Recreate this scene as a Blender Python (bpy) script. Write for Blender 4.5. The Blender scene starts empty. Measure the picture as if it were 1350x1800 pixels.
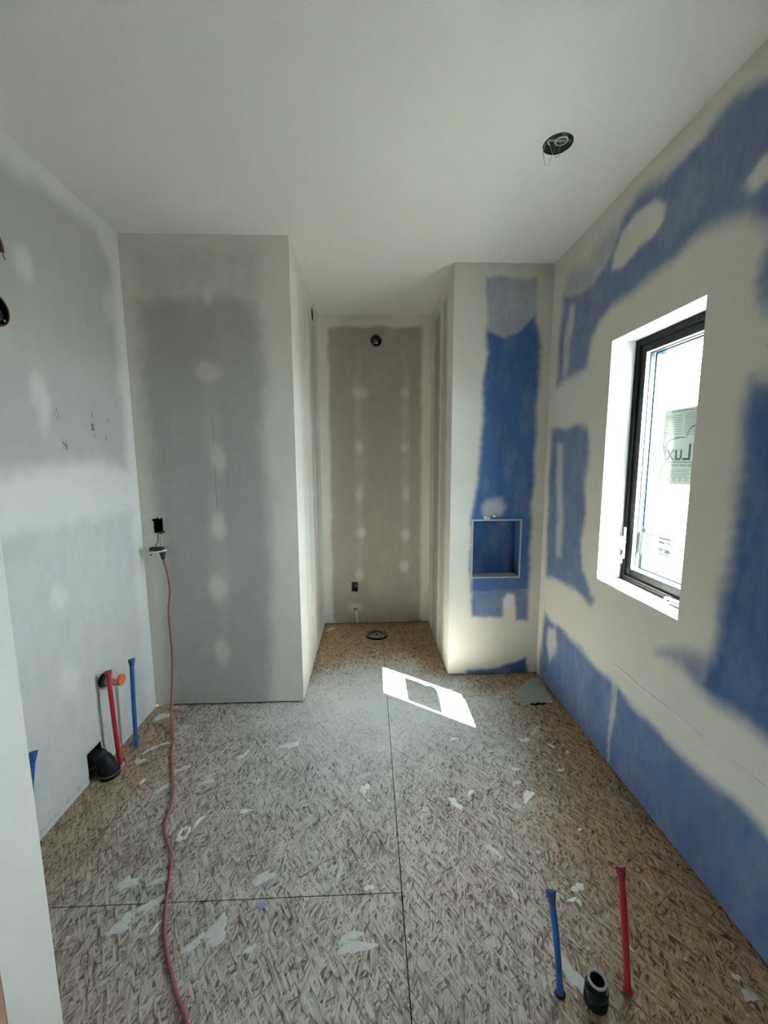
import bpy, bmesh, math, random
import numpy as np
from mathutils import Vector, Matrix

sc = bpy.context.scene
C = sc.collection
random.seed(7)
np.random.seed(7)

# ------------------------------------------------------------------ camera
cam_d = bpy.data.cameras.new('camera')
cam = bpy.data.objects.new('camera', cam_d)
C.objects.link(cam)
sc.camera = cam
cam_d.sensor_fit = 'VERTICAL'
cam_d.sensor_height = 24.0
cam_d.sensor_width = 18.0
cam_d.lens = 710.93 / 1800.0 * 24.0
cam_d.clip_start = 0.02


def cam_matrix(p, y, r):
    cy, sy, cp, sp, cr, sr = math.cos(y), math.sin(y), math.cos(p), math.sin(p), math.cos(r), math.sin(r)
    R = np.array([[cy, -sy, 0], [sy, cy, 0], [0, 0, 1]])
    P = np.array([[1, 0, 0], [0, cp, -sp], [0, sp, cp]])
    Ro = np.array([[cr, 0, sr], [0, 1, 0], [-sr, 0, cr]])
    M = Ro @ P @ R
    right, fwd, up = M[0], M[1], M[2]
    m = Matrix.Identity(4)
    for i in range(3):
        m[i][0] = right[i]; m[i][1] = up[i]; m[i][2] = -fwd[i]
    m[0][3], m[1][3], m[2][3] = 0.0, 0.0, 1.5
    return m


cam.matrix_world = cam_matrix(0.128419, 0.035541, -0.005312)

# ------------------------------------------------------------------ sky, sun, exposure
world = bpy.data.worlds.new('hazy_sky')
sc.world = world
world.use_nodes = True
wbg = world.node_tree.nodes['Background']
wbg.inputs['Color'].default_value = (0.80, 0.91, 1.0, 1)
wbg.inputs['Strength'].default_value = 26.0
world.cycles.sampling_method = 'MANUAL'
world.cycles.sample_map_resolution = 64

SUN_DIR = Vector((-1.0, 0.74, -1.535)).normalized()
sun_d = bpy.data.lights.new('sun', 'SUN')
sun_d.energy = 110.0
sun_d.color = (1.0, 0.95, 0.87)
sun_d.angle = math.radians(0.53)
sun = bpy.data.objects.new('sun', sun_d)
C.objects.link(sun)
sun.rotation_euler = SUN_DIR.to_track_quat('-Z', 'Y').to_euler()
sun.location = (6, -4, 9)

sc.view_settings.view_transform = 'Standard'
sc.view_settings.look = 'None'
sc.view_settings.gamma = 1.0
sc.view_settings.use_curve_mapping = False
sc.view_settings.exposure = 1.10
sc.cycles.use_denoising = True
sc.cycles.max_bounces = 10
sc.cycles.diffuse_bounces = 4
sc.cycles.adaptive_threshold = 0.05
sc.cycles.transparent_max_bounces = 16

# ------------------------------------------------------------------ room measures (metres)
XL, XB, XE, XR = -1.3274, -0.4239, 0.5352, 1.1638
YA, YC, YE = 2.3701, 3.5761, 2.6462
H = 2.7028
JX, JY0, JY1 = -0.74, 0.705, 0.825          # end of the partition beside the camera
RX0, RY0 = -2.6, -2.3                       # the room behind the camera
WY0, WY1, WZ0, WZ1 = 1.4291, 1.9779, 0.8895, 2.0559
XF = 1.281                                  # face of the window frame


# ------------------------------------------------------------------ material helpers
def new_mat(name):
    m = bpy.data.materials.new(name)
    m.use_nodes = True
    nt = m.node_tree
    b = nt.nodes['Principled BSDF']
    return m, nt, b


def node(nt, typ, **kw):
    n = nt.nodes.new(typ)
    for k, v in kw.items():
        if k in n.inputs:
            n.inputs[k].default_value = v
        else:
            setattr(n, k, v)
    return n


def link(nt, a, b):
    nt.links.new(a, b)


def math_n(nt, op, a, b=None, c=None, clamp=False):
    n = nt.nodes.new('ShaderNodeMath')
    n.operation = op
    n.use_clamp = clamp
    for i, v in enumerate((a, b, c)):
        if v is None:
            continue
        if isinstance(v, (int, float)):
            n.inputs[i].default_value = v
        else:
            nt.links.new(v, n.inputs[i])
    return n.outputs[0]


def mix_c(nt, fac, a, b, blend='MIX'):
    n = nt.nodes.new('ShaderNodeMix')
    n.data_type = 'RGBA'
    n.blend_type = blend
    for sock, v in ((n.inputs[0], fac), (n.inputs[6], a), (n.inputs[7], b)):
        if isinstance(v, (int, float)):
            sock.default_value = v
        elif isinstance(v, tuple):
            sock.default_value = v if len(v) == 4 else v + (1.0,)
        else:
            nt.links.new(v, sock)
    return n.outputs[2]


def ramp(nt, fac, stops):
    n = nt.nodes.new('ShaderNodeValToRGB')
    el = n.color_ramp.elements
    while len(el) < len(stops):
        el.new(0.5)
    for e, (p, c) in zip(el, stops):
        e.position = p
        e.color = c if len(c) == 4 else c + (1.0,)
    nt.links.new(fac, n.inputs[0])
    return n.outputs[0]


def noise_n(nt, vec, scale, detail=3.0, rough=0.55, w=None):
    n = nt.nodes.new('ShaderNodeTexNoise')
    n.inputs['Scale'].default_value = scale
    n.inputs['Detail'].default_value = detail
    n.inputs['Roughness'].default_value = rough
    nt.links.new(vec, n.inputs['Vector'])
    return n.outputs[0]


def position(nt):
    return nt.nodes.new('ShaderNodeNewGeometry').outputs['Position']


def mapping(nt, vec, scale=(1, 1, 1), rot=(0, 0, 0), loc=(0, 0, 0)):
    n = nt.nodes.new('ShaderNodeMapping')
    n.inputs['Scale'].default_value = scale
    n.inputs['Rotation'].default_value = rot
    n.inputs['Location'].default_value = loc
    nt.links.new(vec, n.inputs['Vector'])
    return n.outputs[0]


def bump(nt, height, strength, dist, bsdf):
    n = nt.nodes.new('ShaderNodeBump')
    n.inputs['Strength'].default_value = strength
    n.inputs['Distance'].default_value = dist
    nt.links.new(height, n.inputs['Height'])
    nt.links.new(n.outputs[0], bsdf.inputs['Normal'])


def plain(name, col, rough=0.5, metal=0.0, var=0.12, scale=40.0, spec=0.5):
    """solid colour with a little procedural mottling"""
    m, nt, b = new_mat(name)
    p = position(nt)
    f = noise_n(nt, p, scale, 2.0)
    a = tuple(max(0.0, c * (1 - var)) for c in col)
    d = tuple(min(1.0, c * (1 + var)) for c in col)
    c = mix_c(nt, f, a, d)
    link(nt, c, b.inputs['Base Color'])
    b.inputs['Roughness'].default_value = rough
    b.inputs['Metallic'].default_value = metal
    b.inputs['Specular IOR Level'].default_value = spec
    return m


def drywall(name, bare_a, bare_b, mud=(0.73, 0.71, 0.64), streak=(2.0, 2.0, 0.7)):
    """board with joint compound: attribute 'bare' says where the board shows"""
    m, nt, b = new_mat(name)
    p = position(nt)
    at = nt.nodes.new('ShaderNodeAttribute'); at.attribute_name = 'bare'
    hg = nt.nodes.new('ShaderNodeAttribute'); hg.attribute_name = 'ridge'
    B = at.outputs['Fac']
    n1 = noise_n(nt, p, 15.0, 3.0, 0.6)
    n2 = noise_n(nt, mapping(nt, p, streak), 9.0, 2.0, 0.6)
    nn = math_n(nt, 'ADD', math_n(nt, 'MULTIPLY', n1, 0.30), math_n(nt, 'MULTIPLY', n2, 0.30))
    nn = math_n(nt, 'SUBTRACT', nn, 0.30)
    edge = math_n(nt, 'MULTIPLY', B, math_n(nt, 'SUBTRACT', 1.0, B))
    edge = math_n(nt, 'MULTIPLY', edge, 4.0)
    f = math_n(nt, 'ADD', B, math_n(nt, 'MULTIPLY', nn, math_n(nt, 'MULTIPLY', edge, 1.1)), clamp=True)
    n3 = noise_n(nt, p, 5.0, 2.0)
    board = mix_c(nt, n3, bare_a, bare_b)
    # white dust rubbed over the bare board
    dust = noise_n(nt, mapping(nt, p, (5, 5, 2.2)), 1.6, 4.0, 0.65)
    dust = ramp(nt, dust, [(0.48, (0, 0, 0)), (0.80, (0.16, 0.16, 0.16))])
    board = mix_c(nt, dust, board, mud)
    n4 = noise_n(nt, p, 3.0, 2.0, 0.6)
    mudc = mix_c(nt, n4, tuple(c * 0.93 for c in mud), tuple(min(1, c * 1.05) for c in mud))
    col = mix_c(nt, f, mudc, board)
    link(nt, col, b.inputs['Base Color'])
    b.inputs['Roughness'].default_value = 0.85
    b.inputs['Specular IOR Level'].default_value = 0.25
    fine = noise_n(nt, p, 200.0, 1.0)
    hgt = math_n(nt, 'ADD', math_n(nt, 'MULTIPLY', B, -0.8), math_n(nt, 'MULTIPLY', hg.outputs['Fac'], 3.0))
    hgt = math_n(nt, 'ADD', hgt, math_n(nt, 'MULTIPLY', fine, 0.14))
    bump(nt, hgt, 0.5, 0.0015, b)
    return m


MUD = (0.66, 0.64, 0.575)
M = {}
M['blueboard'] = drywall('blue_moisture_board', (0.048, 0.112, 0.268), (0.070, 0.142, 0.315), (0.67, 0.65, 0.585))
M['greyboard'] = drywall('grey_drywall', (0.39, 0.39, 0.375), (0.43, 0.43, 0.41))
M['whiteboard'] = drywall('white_drywall', (0.43, 0.44, 0.42), (0.47, 0.48, 0.46), (0.70, 0.70, 0.67))
M['brownboard'] = drywall('tan_drywall', (0.36, 0.325, 0.285), (0.40, 0.365, 0.32))
M['mud'] = plain('joint_compound', (0.70, 0.69, 0.64), 0.85, 0, 0.05, 12)
M['wallmud'] = plain('wall_compound', (0.67, 0.65, 0.585), 0.85, 0, 0.04, 6)
M['return'] = plain('white_return', (0.78, 0.79, 0.77), 0.8, 0, 0.03, 12)
M['splat'] = plain('dried_compound', (0.66, 0.66, 0.62), 0.8, 0, 0.12, 60)
M['smear'] = plain('thin_compound', (0.52, 0.52, 0.49), 0.85, 0, 0.22, 70)
M['black'] = plain('black_plastic', (0.012, 0.013, 0.014), 0.38, 0, 0.2)
M['abs'] = plain('black_abs', (0.010, 0.012, 0.0135), 0.45, 0, 0.25, 40, 0.3)
M['void'] = plain('dark_cavity', (0.012, 0.011, 0.010), 0.9, 0, 0.1, 40, 0.1)
M['steel'] = plain('galvanised_steel', (0.42, 0.43, 0.42), 0.38, 0.85, 0.2, 50)
M['wire'] = plain('wire_sheath', (0.55, 0.56, 0.53), 0.5)
M['copper'] = plain('bare_copper', (0.45, 0.20, 0.10), 0.4, 0.8)
M['cable'] = plain('brown_cable', (0.10, 0.055, 0.045), 0.55)
M['red'] = plain('red_pex', (0.42, 0.012, 0.028), 0.38, 0, 0.12)
M['reddark'] = plain('red_pex_crimp', (0.22, 0.03, 0.045), 0.5, 0, 0.2)
M['blue'] = plain('blue_pex', (0.008, 0.11, 0.36), 0.38, 0, 0.12)
M['bluedark'] = plain('blue_pex_crimp', (0.035, 0.07, 0.20), 0.5, 0, 0.2)
M['white_pex'] = plain('white_pex', (0.60, 0.58, 0.50), 0.45)
M['cord'] = plain('red_cord', (0.31, 0.095, 0.092), 0.55, 0, 0.15, 25)
M['orange'] = plain('orange_cap', (0.62, 0.13, 0.03), 0.45)
M['label_white'] = plain('pipe_label', (0.62, 0.56, 0.53), 0.55)
M['label_red'] = plain('label_print', (0.32, 0.03, 0.03), 0.55)
M['grey_plastic'] = plain('grey_pvc', (0.20, 0.195, 0.185), 0.55, 0, 0.2)
M['pale_grey'] = plain('pale_grey_rim', (0.30, 0.29, 0.27), 0.7, 0, 0.15)
M['white_plastic'] = plain('white_plastic', (0.72, 0.72, 0.70), 0.4)
M['metal_white'] = plain('silver_handle', (0.55, 0.56, 0.57), 0.3, 0.3)
M['bead'] = plain('corner_bead', (0.47, 0.45, 0.43), 0.6, 0, 0.2, 60)
M['framewhite'] = plain('pale_glazing_stop', (0.45, 0.48, 0.49), 0.45)
M['tape'] = plain('blue_film', (0.012, 0.060, 0.16), 0.35, 0, 0.3, 60)
M['greyseal'] = plain('grey_seal', (0.030, 0.033, 0.038), 0.5)
M['wood'] = plain('raw_timber', (0.46, 0.27, 0.19), 0.75, 0, 0.2, 14)
M['sliver'] = plain('wood_chip', (0.42, 0.34, 0.22), 0.8, 0, 0.25, 60)
M['blue_paper'] = plain('blue_paper', (0.22, 0.27, 0.45), 0.8)
M['sheet'] = plain('dusty_sheet', (0.36, 0.35, 0.315), 0.85, 0, 0.28, 9)
M['pencil'] = plain('pencil_line', (0.16, 0.16, 0.155), 0.9)
M['faintpencil'] = plain('faint_pencil_line', (0.32, 0.32, 0.31), 0.9)
M['print'] = plain('grey_print', (0.055, 0.07, 0.075), 0.7)
M['print_soft'] = plain('soft_grey_print', (0.17, 0.20, 0.17), 0.7)
M['print_blue'] = plain('blue_print', (0.03, 0.05, 0.10), 0.7)


def frame_mat():
    m, nt, b = new_mat('dusty_black_frame')
    p = position(nt)
    n = noise_n(nt, mapping(nt, p, (40, 40, 14)), 2.2, 4.0, 0.72)
    f = ramp(nt, n, [(0.54, (0, 0, 0)), (0.86, (0.5, 0.5, 0.5))])
    c = mix_c(nt, f, (0.0035, 0.004, 0.0045), (0.07, 0.07, 0.068))
    link(nt, c, b.inputs['Base Color'])
    b.inputs['Roughness'].default_value = 0.5
    b.inputs['Specular IOR Level'].default_value = 0.15
    return m


M['frame'] = frame_mat()


def paint_mat():
    m, nt, b = new_mat('ceiling_primer')
    p = position(nt)
    n = noise_n(nt, p, 1.6, 4.0)
    c = mix_c(nt, n, (0.74, 0.735, 0.70), (0.79, 0.785, 0.75))
    link(nt, c, b.inputs['Base Color'])
    b.inputs['Roughness'].default_value = 0.9
    b.inputs['Specular IOR Level'].default_value = 0.2
    f = noise_n(nt, p, 190.0, 1.0)
    bump(nt, f, 0.35, 0.001, b)
    return m


M['ceiling'] = paint_mat()


def glass_mat():
    m = bpy.data.materials.new('window_glass')
    m.use_nodes = True
    nt = m.node_tree
    nt.nodes.clear()
    o = nt.nodes.new('ShaderNodeOutputMaterial')
    t = nt.nodes.new('ShaderNodeBsdfTransparent')
    t.inputs[0].default_value = (0.94, 0.97, 0.96, 1)
    g = nt.nodes.new('ShaderNodeBsdfGlossy')
    g.inputs['Roughness'].default_value = 0.02
    mx = nt.nodes.new('ShaderNodeMixShader')
    mx.inputs[0].default_value = 0.015
    link(nt, t.outputs[0], mx.inputs[1])
    link(nt, g.outputs[0], mx.inputs[2])
    link(nt, mx.outputs[0], o.inputs[0])
    return m


M['glass'] = glass_mat()


def film_mat(name, col, trans):
    m = bpy.data.materials.new(name)
    m.use_nodes = True
    nt = m.node_tree
    nt.nodes.clear()
    o = nt.nodes.new('ShaderNodeOutputMaterial')
    d = nt.nodes.new('ShaderNodeBsdfDiffuse'); d.inputs[0].default_value = col + (1,)
    t = nt.nodes.new('ShaderNodeBsdfTranslucent')
    p = position(nt)
    n = noise_n(nt, p, 30.0, 3.0)
    c = mix_c(nt, n, tuple(v * 0.9 for v in col), col)
    link(nt, c, t.inputs[0])
    mx = nt.nodes.new('ShaderNodeMixShader'); mx.inputs[0].default_value = trans
    link(nt, d.outputs[0], mx.inputs[1]); link(nt, t.outputs[0], mx.inputs[2])
    link(nt, mx.outputs[0], o.inputs[0])
    return m


M['paper'] = film_mat('sticker_paper', (0.60, 0.62, 0.585), 0.022)
M['paper2'] = film_mat('sticker_paper_green', (0.45, 0.50, 0.46), 0.020)


def osb_mat():
    """oriented strand board: layers of long flakes, drywall dust, grime"""
    m, nt, b = new_mat('dusty_osb')
    p = position(nt)
    warp = nt.nodes.new('ShaderNodeTexNoise')
    warp.inputs['Scale'].default_value = 7.0
    warp.inputs['Detail'].default_value = 1.0
    link(nt, p, warp.inputs['Vector'])
    vm = nt.nodes.new('ShaderNodeVectorMath'); vm.operation = 'SCALE'
    vm.inputs['Scale'].default_value = 0.02
    link(nt, warp.outputs['Color'], vm.inputs[0])
    va = nt.nodes.new('ShaderNodeVectorMath'); va.operation = 'ADD'
    link(nt, p, va.inputs[0]); link(nt, vm.outputs[0], va.inputs[1])
    pw = va.outputs[0]
    tone = None
    specs = [(8, 95, 14.0), (-24, 115, 16.0), (31, 125, 18.0), (58, 140, 22.0), (15, 140, 20.0), (-34, 145, 21.0)]
    for i, (ang, sx, sy) in enumerate(specs):
        # rotate first, then stretch along the flake
        r = mapping(nt, pw, (1, 1, 0), (0, 0, math.radians(ang)), (3.1 * i, 1.7 * i, 0))
        s = mapping(nt, r, (sx, sy, 0))
        v = nt.nodes.new('ShaderNodeTexVoronoi')
        v.voronoi_dimensions = '2D'
        v.inputs['Scale'].default_value = 1.0
        link(nt, s, v.inputs['Vector'])
        sep = nt.nodes.new('ShaderNodeSeparateColor')
        link(nt, v.outputs['Color'], sep.inputs[0])
        # gaps at the flake rims
        rim = math_n(nt, 'MULTIPLY', math_n(nt, 'SUBTRACT', v.outputs['Distance'], 0.45), 1.7)
        rim = math_n(nt, 'MAXIMUM', rim, 0.0)
        t = math_n(nt, 'SUBTRACT', math_n(nt, 'ADD', math_n(nt, 'MULTIPLY', sep.outputs[1], 0.50), 0.27), rim)
        if tone is None:
            tone = t
        else:
            pres = math_n(nt, 'GREATER_THAN', sep.outputs[0], 0.66)
            mh = nt.nodes.new('ShaderNodeMix'); mh.data_type = 'FLOAT'
            link(nt, pres, mh.inputs[0]); link(nt, tone, mh.inputs[2]); link(nt, t, mh.inputs[3])
            tone = mh.outputs[0]
    grain = noise_n(nt, mapping(nt, pw, (260, 26, 0), (0, 0, 0.1)), 1.0, 2.0)
    tone = math_n(nt, 'ADD', tone, math_n(nt, 'MULTIPLY', math_n(nt, 'SUBTRACT', grain, 0.5), 0.75))
    col = ramp(nt, tone, [(0.0, (0.075, 0.043, 0.024)), (0.22, (0.25, 0.155, 0.090)), (0.5, (0.45, 0.285, 0.160)), (0.95, (0.60, 0.41, 0.255))])
    # grey grime trodden into the board
    vl = nt.nodes.new('ShaderNodeAttribute'); vl.attribute_name = 'veil'
    gc = ramp(nt, tone, [(0.05, (0.115, 0.10, 0.085)), (0.5, (0.285, 0.262, 0.23)), (0.95, (0.39, 0.365, 0.33))])
    col = mix_c(nt, vl.outputs['Fac'], col, gc)
    # drywall dust, swept thin along the walls; whitened near the sun patch as painted brightness
    at = nt.nodes.new('ShaderNodeAttribute'); at.attribute_name = 'dust'
    n2 = noise_n(nt, p, 4.0, 5.0, 0.72)
    d = math_n(nt, 'ADD', at.outputs['Fac'], math_n(nt, 'MULTIPLY', math_n(nt, 'SUBTRACT', n2, 0.5), 1.0))
    d = math_n(nt, 'ADD', d, math_n(nt, 'MULTIPLY', math_n(nt, 'SUBTRACT', tone, 0.45), 0.55))
    d = math_n(nt, 'MULTIPLY', d, 0.85, clamp=True)
    col = mix_c(nt, d, col, (0.68, 0.695, 0.67))
    # tiny white crumbs
    sp = noise_n(nt, p, 60.0, 1.0, 0.5)
    spm = ramp(nt, sp, [(0.72, (0, 0, 0)), (0.76, (0.8, 0.8, 0.8))])
    col = mix_c(nt, spm, col, (0.60, 0.60, 0.56))
    link(nt, col, b.inputs['Base Color'])
    b.inputs['Roughness'].default_value = 0.8
    b.inputs['Specular IOR Level'].default_value = 0.3
    bump(nt, grain, 0.5, 0.002, b)
    return m


M['osb'] = osb_mat()


def ground_mat():
    m, nt, b = new_mat('pale_gravel')
    p = position(nt)
    n = noise_n(nt, p, 3.0, 6.0)
    c = mix_c(nt, n, (0.11, 0.115, 0.10), (0.16, 0.155, 0.14))
    link(nt, c, b.inputs['Base Color'])
    b.inputs['Roughness'].default_value = 0.95
    return m


M['ground'] = ground_mat()


# ------------------------------------------------------------------ mesh helpers
class MB:
    def __init__(s):
        s.v = []; s.f = []; s.smooth = False

    def add(s, vs, fs):
        o = len(s.v)
        s.v += [tuple(float(c) for c in q) for q in vs]
        s.f += [tuple(i + o for i in q) for q in fs]
        return s

    def box(s, a, b):
        x0, y0, z0 = a; x1, y1, z1 = b
        v = [(x0, y0, z0), (x1, y0, z0), (x1, y1, z0), (x0, y1, z0), (x0, y0, z1), (x1, y0, z1), (x1, y1, z1), (x0, y1, z1)]
        return s.add(v, [(3, 2, 1, 0), (4, 5, 6, 7), (0, 1, 5, 4), (1, 2, 6, 5), (2, 3, 7, 6), (3, 0, 4, 7)])

    def tube(s, pts, r, n=12, cap=True):
        """round tube along points; r is a number or one number per point"""
        P = [Vector(q) for q in pts]
        R = r if isinstance(r, (list, tuple)) else [r] * len(P)
        t0 = (P[1] - P[0]).normalized()
        ref = Vector((0, 0, 1)) if abs(t0.z) < 0.9 else Vector((1, 0, 0))
        u = t0.cross(ref).normalized()
        vs = []; fs = []
        for i, q in enumerate(P):
            if i == 0: t = P[1] - P[0]
            elif i == len(P) - 1: t = P[-1] - P[-2]
            else: t = (P[i + 1] - P[i]).normalized() + (P[i] - P[i - 1]).normalized()
            if t.length < 1e-9: t = t0
            t.normalize()
            u = (u - t * u.dot(t)).normalized()
            w = t.cross(u)
            for k in range(n):
                a = 2 * math.pi * k / n
                vs.append(q + (u * math.cos(a) + w * math.sin(a)) * R[i])
        for i in range(len(P) - 1):
            for k in range(n):
                a, b2 = i * n + k, i * n + (k + 1) % n
                fs.append((a, b2, b2 + n, a + n))
        if cap:
            fs.append(tuple(range(n - 1, -1, -1)))
            fs.append(tuple((len(P) - 1) * n + k for k in range(n)))
        s.smooth = True
        return s.add(vs, fs)

    def lathe(s, prof, o, axis=(0, 0, 1), n=32, start=0.0):
        """profile of (radius, height) turned round an axis at o"""
        ax = Vector(axis).normalized()
        ref = Vector((0, 0, 1)) if abs(ax.z) < 0.9 else Vector((1, 0, 0))
        u = ax.cross(ref).normalized(); w = ax.cross(u)
        o = Vector(o)
        vs = []; fs = []
        for (r, h) in prof:
            for k in range(n):
                a = 2 * math.pi * k / n + start
                vs.append(o + ax * h + (u * math.cos(a) + w * math.sin(a)) * r)
        for i in range(len(prof) - 1):
            for k in range(n):
                a, b2 = i * n + k, i * n + (k + 1) % n
                fs.append((a, b2, b2 + n, a + n))
        if prof[0][0] < 1e-6 or prof[-1][0] < 1e-6:
            pass
        s.smooth = True
        return s.add(vs, fs)

    def prism(s, poly, fn, t0, t1):
        """polygon (a,b) extruded from t0 to t1 by fn(a,b,t)"""
        n = len(poly)
        vs = [fn(a, b2, t0) for a, b2 in poly] + [fn(a, b2, t1) for a, b2 in poly]
        fs = [tuple(range(n - 1, -1, -1)), tuple(range(n, 2 * n))]
        fs += [(i, (i + 1) % n, (i + 1) % n + n, i + n) for i in range(n)]
        return s.add(vs, fs)

    def build(s, name, mat, parent=None, loc=None, smooth=None, bevel=0.0):
        me = bpy.data.meshes.new(name)
        vs = s.v
        if loc is not None:
            vs = [(a - loc[0], b2 - loc[1], c - loc[2]) for a, b2, c in vs]
        me.from_pydata(vs, [], s.f)
        me.update()
        bm = bmesh.new(); bm.from_mesh(me)
        bmesh.ops.remove_doubles(bm, verts=bm.verts, dist=1e-6)
        bmesh.ops.recalc_face_normals(bm, faces=bm.faces)
        bm.to_mesh(me); bm.free()
        sm = s.smooth if smooth is None else smooth
        if sm:
            me.polygons.foreach_set('use_smooth', [True] * len(me.polygons))
            try:
                me.set_sharp_from_angle(angle=math.radians(38))
            except Exception:
                pass
        me.materials.append(M[mat])
        ob = bpy.data.objects.new(name, me)
        C.objects.link(ob)
        if parent is not None:
            ob.parent = parent
            # parents are unrotated empties: keep the world place
            off = parent_world(parent)
            base = Vector(loc) if loc is not None else Vector((0, 0, 0))
            ob.location = base - off
        elif loc is not None:
            ob.location = loc
        if bevel > 0:
            md = ob.modifiers.new('bevel', 'BEVEL')
            md.width = bevel; md.segments = 2; md.limit_method = 'ANGLE'
        return ob


def parent_world(o):
    v = Vector((0, 0, 0))
    while o is not None:
        v += o.location
        o = o.parent
    return v


def tag(o, label, cat, group=None):
    o['label'] = label
    o['category'] = cat
    if group:
        o['group'] = group
    return o


def thing(name, label, cat, loc=(0, 0, 0), group=None):
    o = bpy.data.objects.new(name, None)
    C.objects.link(o)
    o.location = loc
    o.empty_display_size = 0.05
    return tag(o, label, cat, group)


def struct(o):
    o['kind'] = 'structure'
    return o


def smoothstep(a, b, x):
    t = np.clip((x - a) / (b - a), 0, 1)
    return t * t * (3 - 2 * t)


def poly_sdf(u, v, poly):
    """signed distance, positive inside"""
    d = np.full(u.shape, 1e9)
    inside = np.zeros(u.shape, bool)
    n = len(poly)
    for i in range(n):
        ax, ay = poly[i]; bx, by = poly[(i + 1) % n]
        ex, ey = bx - ax, by - ay
        wx, wy = u - ax, v - ay
        t = np.clip((wx * ex + wy * ey) / (ex * ex + ey * ey + 1e-12), 0, 1)
        d = np.minimum(d, (wx - ex * t) ** 2 + (wy - ey * t) ** 2)
        c = ((ay <= v) & (by > v)) | ((by <= v) & (ay > v))
        xi = ax + (v - ay) / (ey if abs(ey) > 1e-12 else 1e-12) * ex
        inside ^= c & (u < xi)
    d = np.sqrt(d)
    return np.where(inside, d, -d)


def wob(u, v, amp, f, seed):
    rs = np.random.RandomState(seed)
    o = np.zeros_like(u)
    for k in range(6):
        a = rs.uniform(0, 6.28); fr = f * rs.uniform(0.5, 2.2); ph = rs.uniform(0, 6.28)
        o += np.sin((u * math.cos(a) + v * math.sin(a)) * fr + ph) / 3.0
    return o * amp


def bare_map(regions, spots=(), seed=1, amp=0.014):
    def fn(u, v):
        uu = u + wob(u, v, amp, 14.0, seed) + wob(u, v, amp * 0.35, 55.0, seed + 3)
        vv = v + wob(u, v, amp, 14.0, seed + 1) + wob(u, v, amp * 0.35, 55.0, seed + 4)
        B = np.zeros_like(u)
        for poly, amt, soft in regions:
            B = np.maximum(B, amt * smoothstep(-soft, soft, poly_sdf(uu, vv, poly)))
        for s in spots:
            if isinstance(s[0], list):
                poly, amt, soft = s
                B = B * (1 - amt * smoothstep(-soft, soft, poly_sdf(uu, vv, poly)))
            else:
                cu, cv, ru, rv, amt = s
                q = np.sqrt(((uu - cu) / ru) ** 2 + ((vv - cv) / rv) ** 2)
                B = B * (1 - amt * smoothstep(1.35, 0.45, q))
        return B
    return fn


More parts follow.
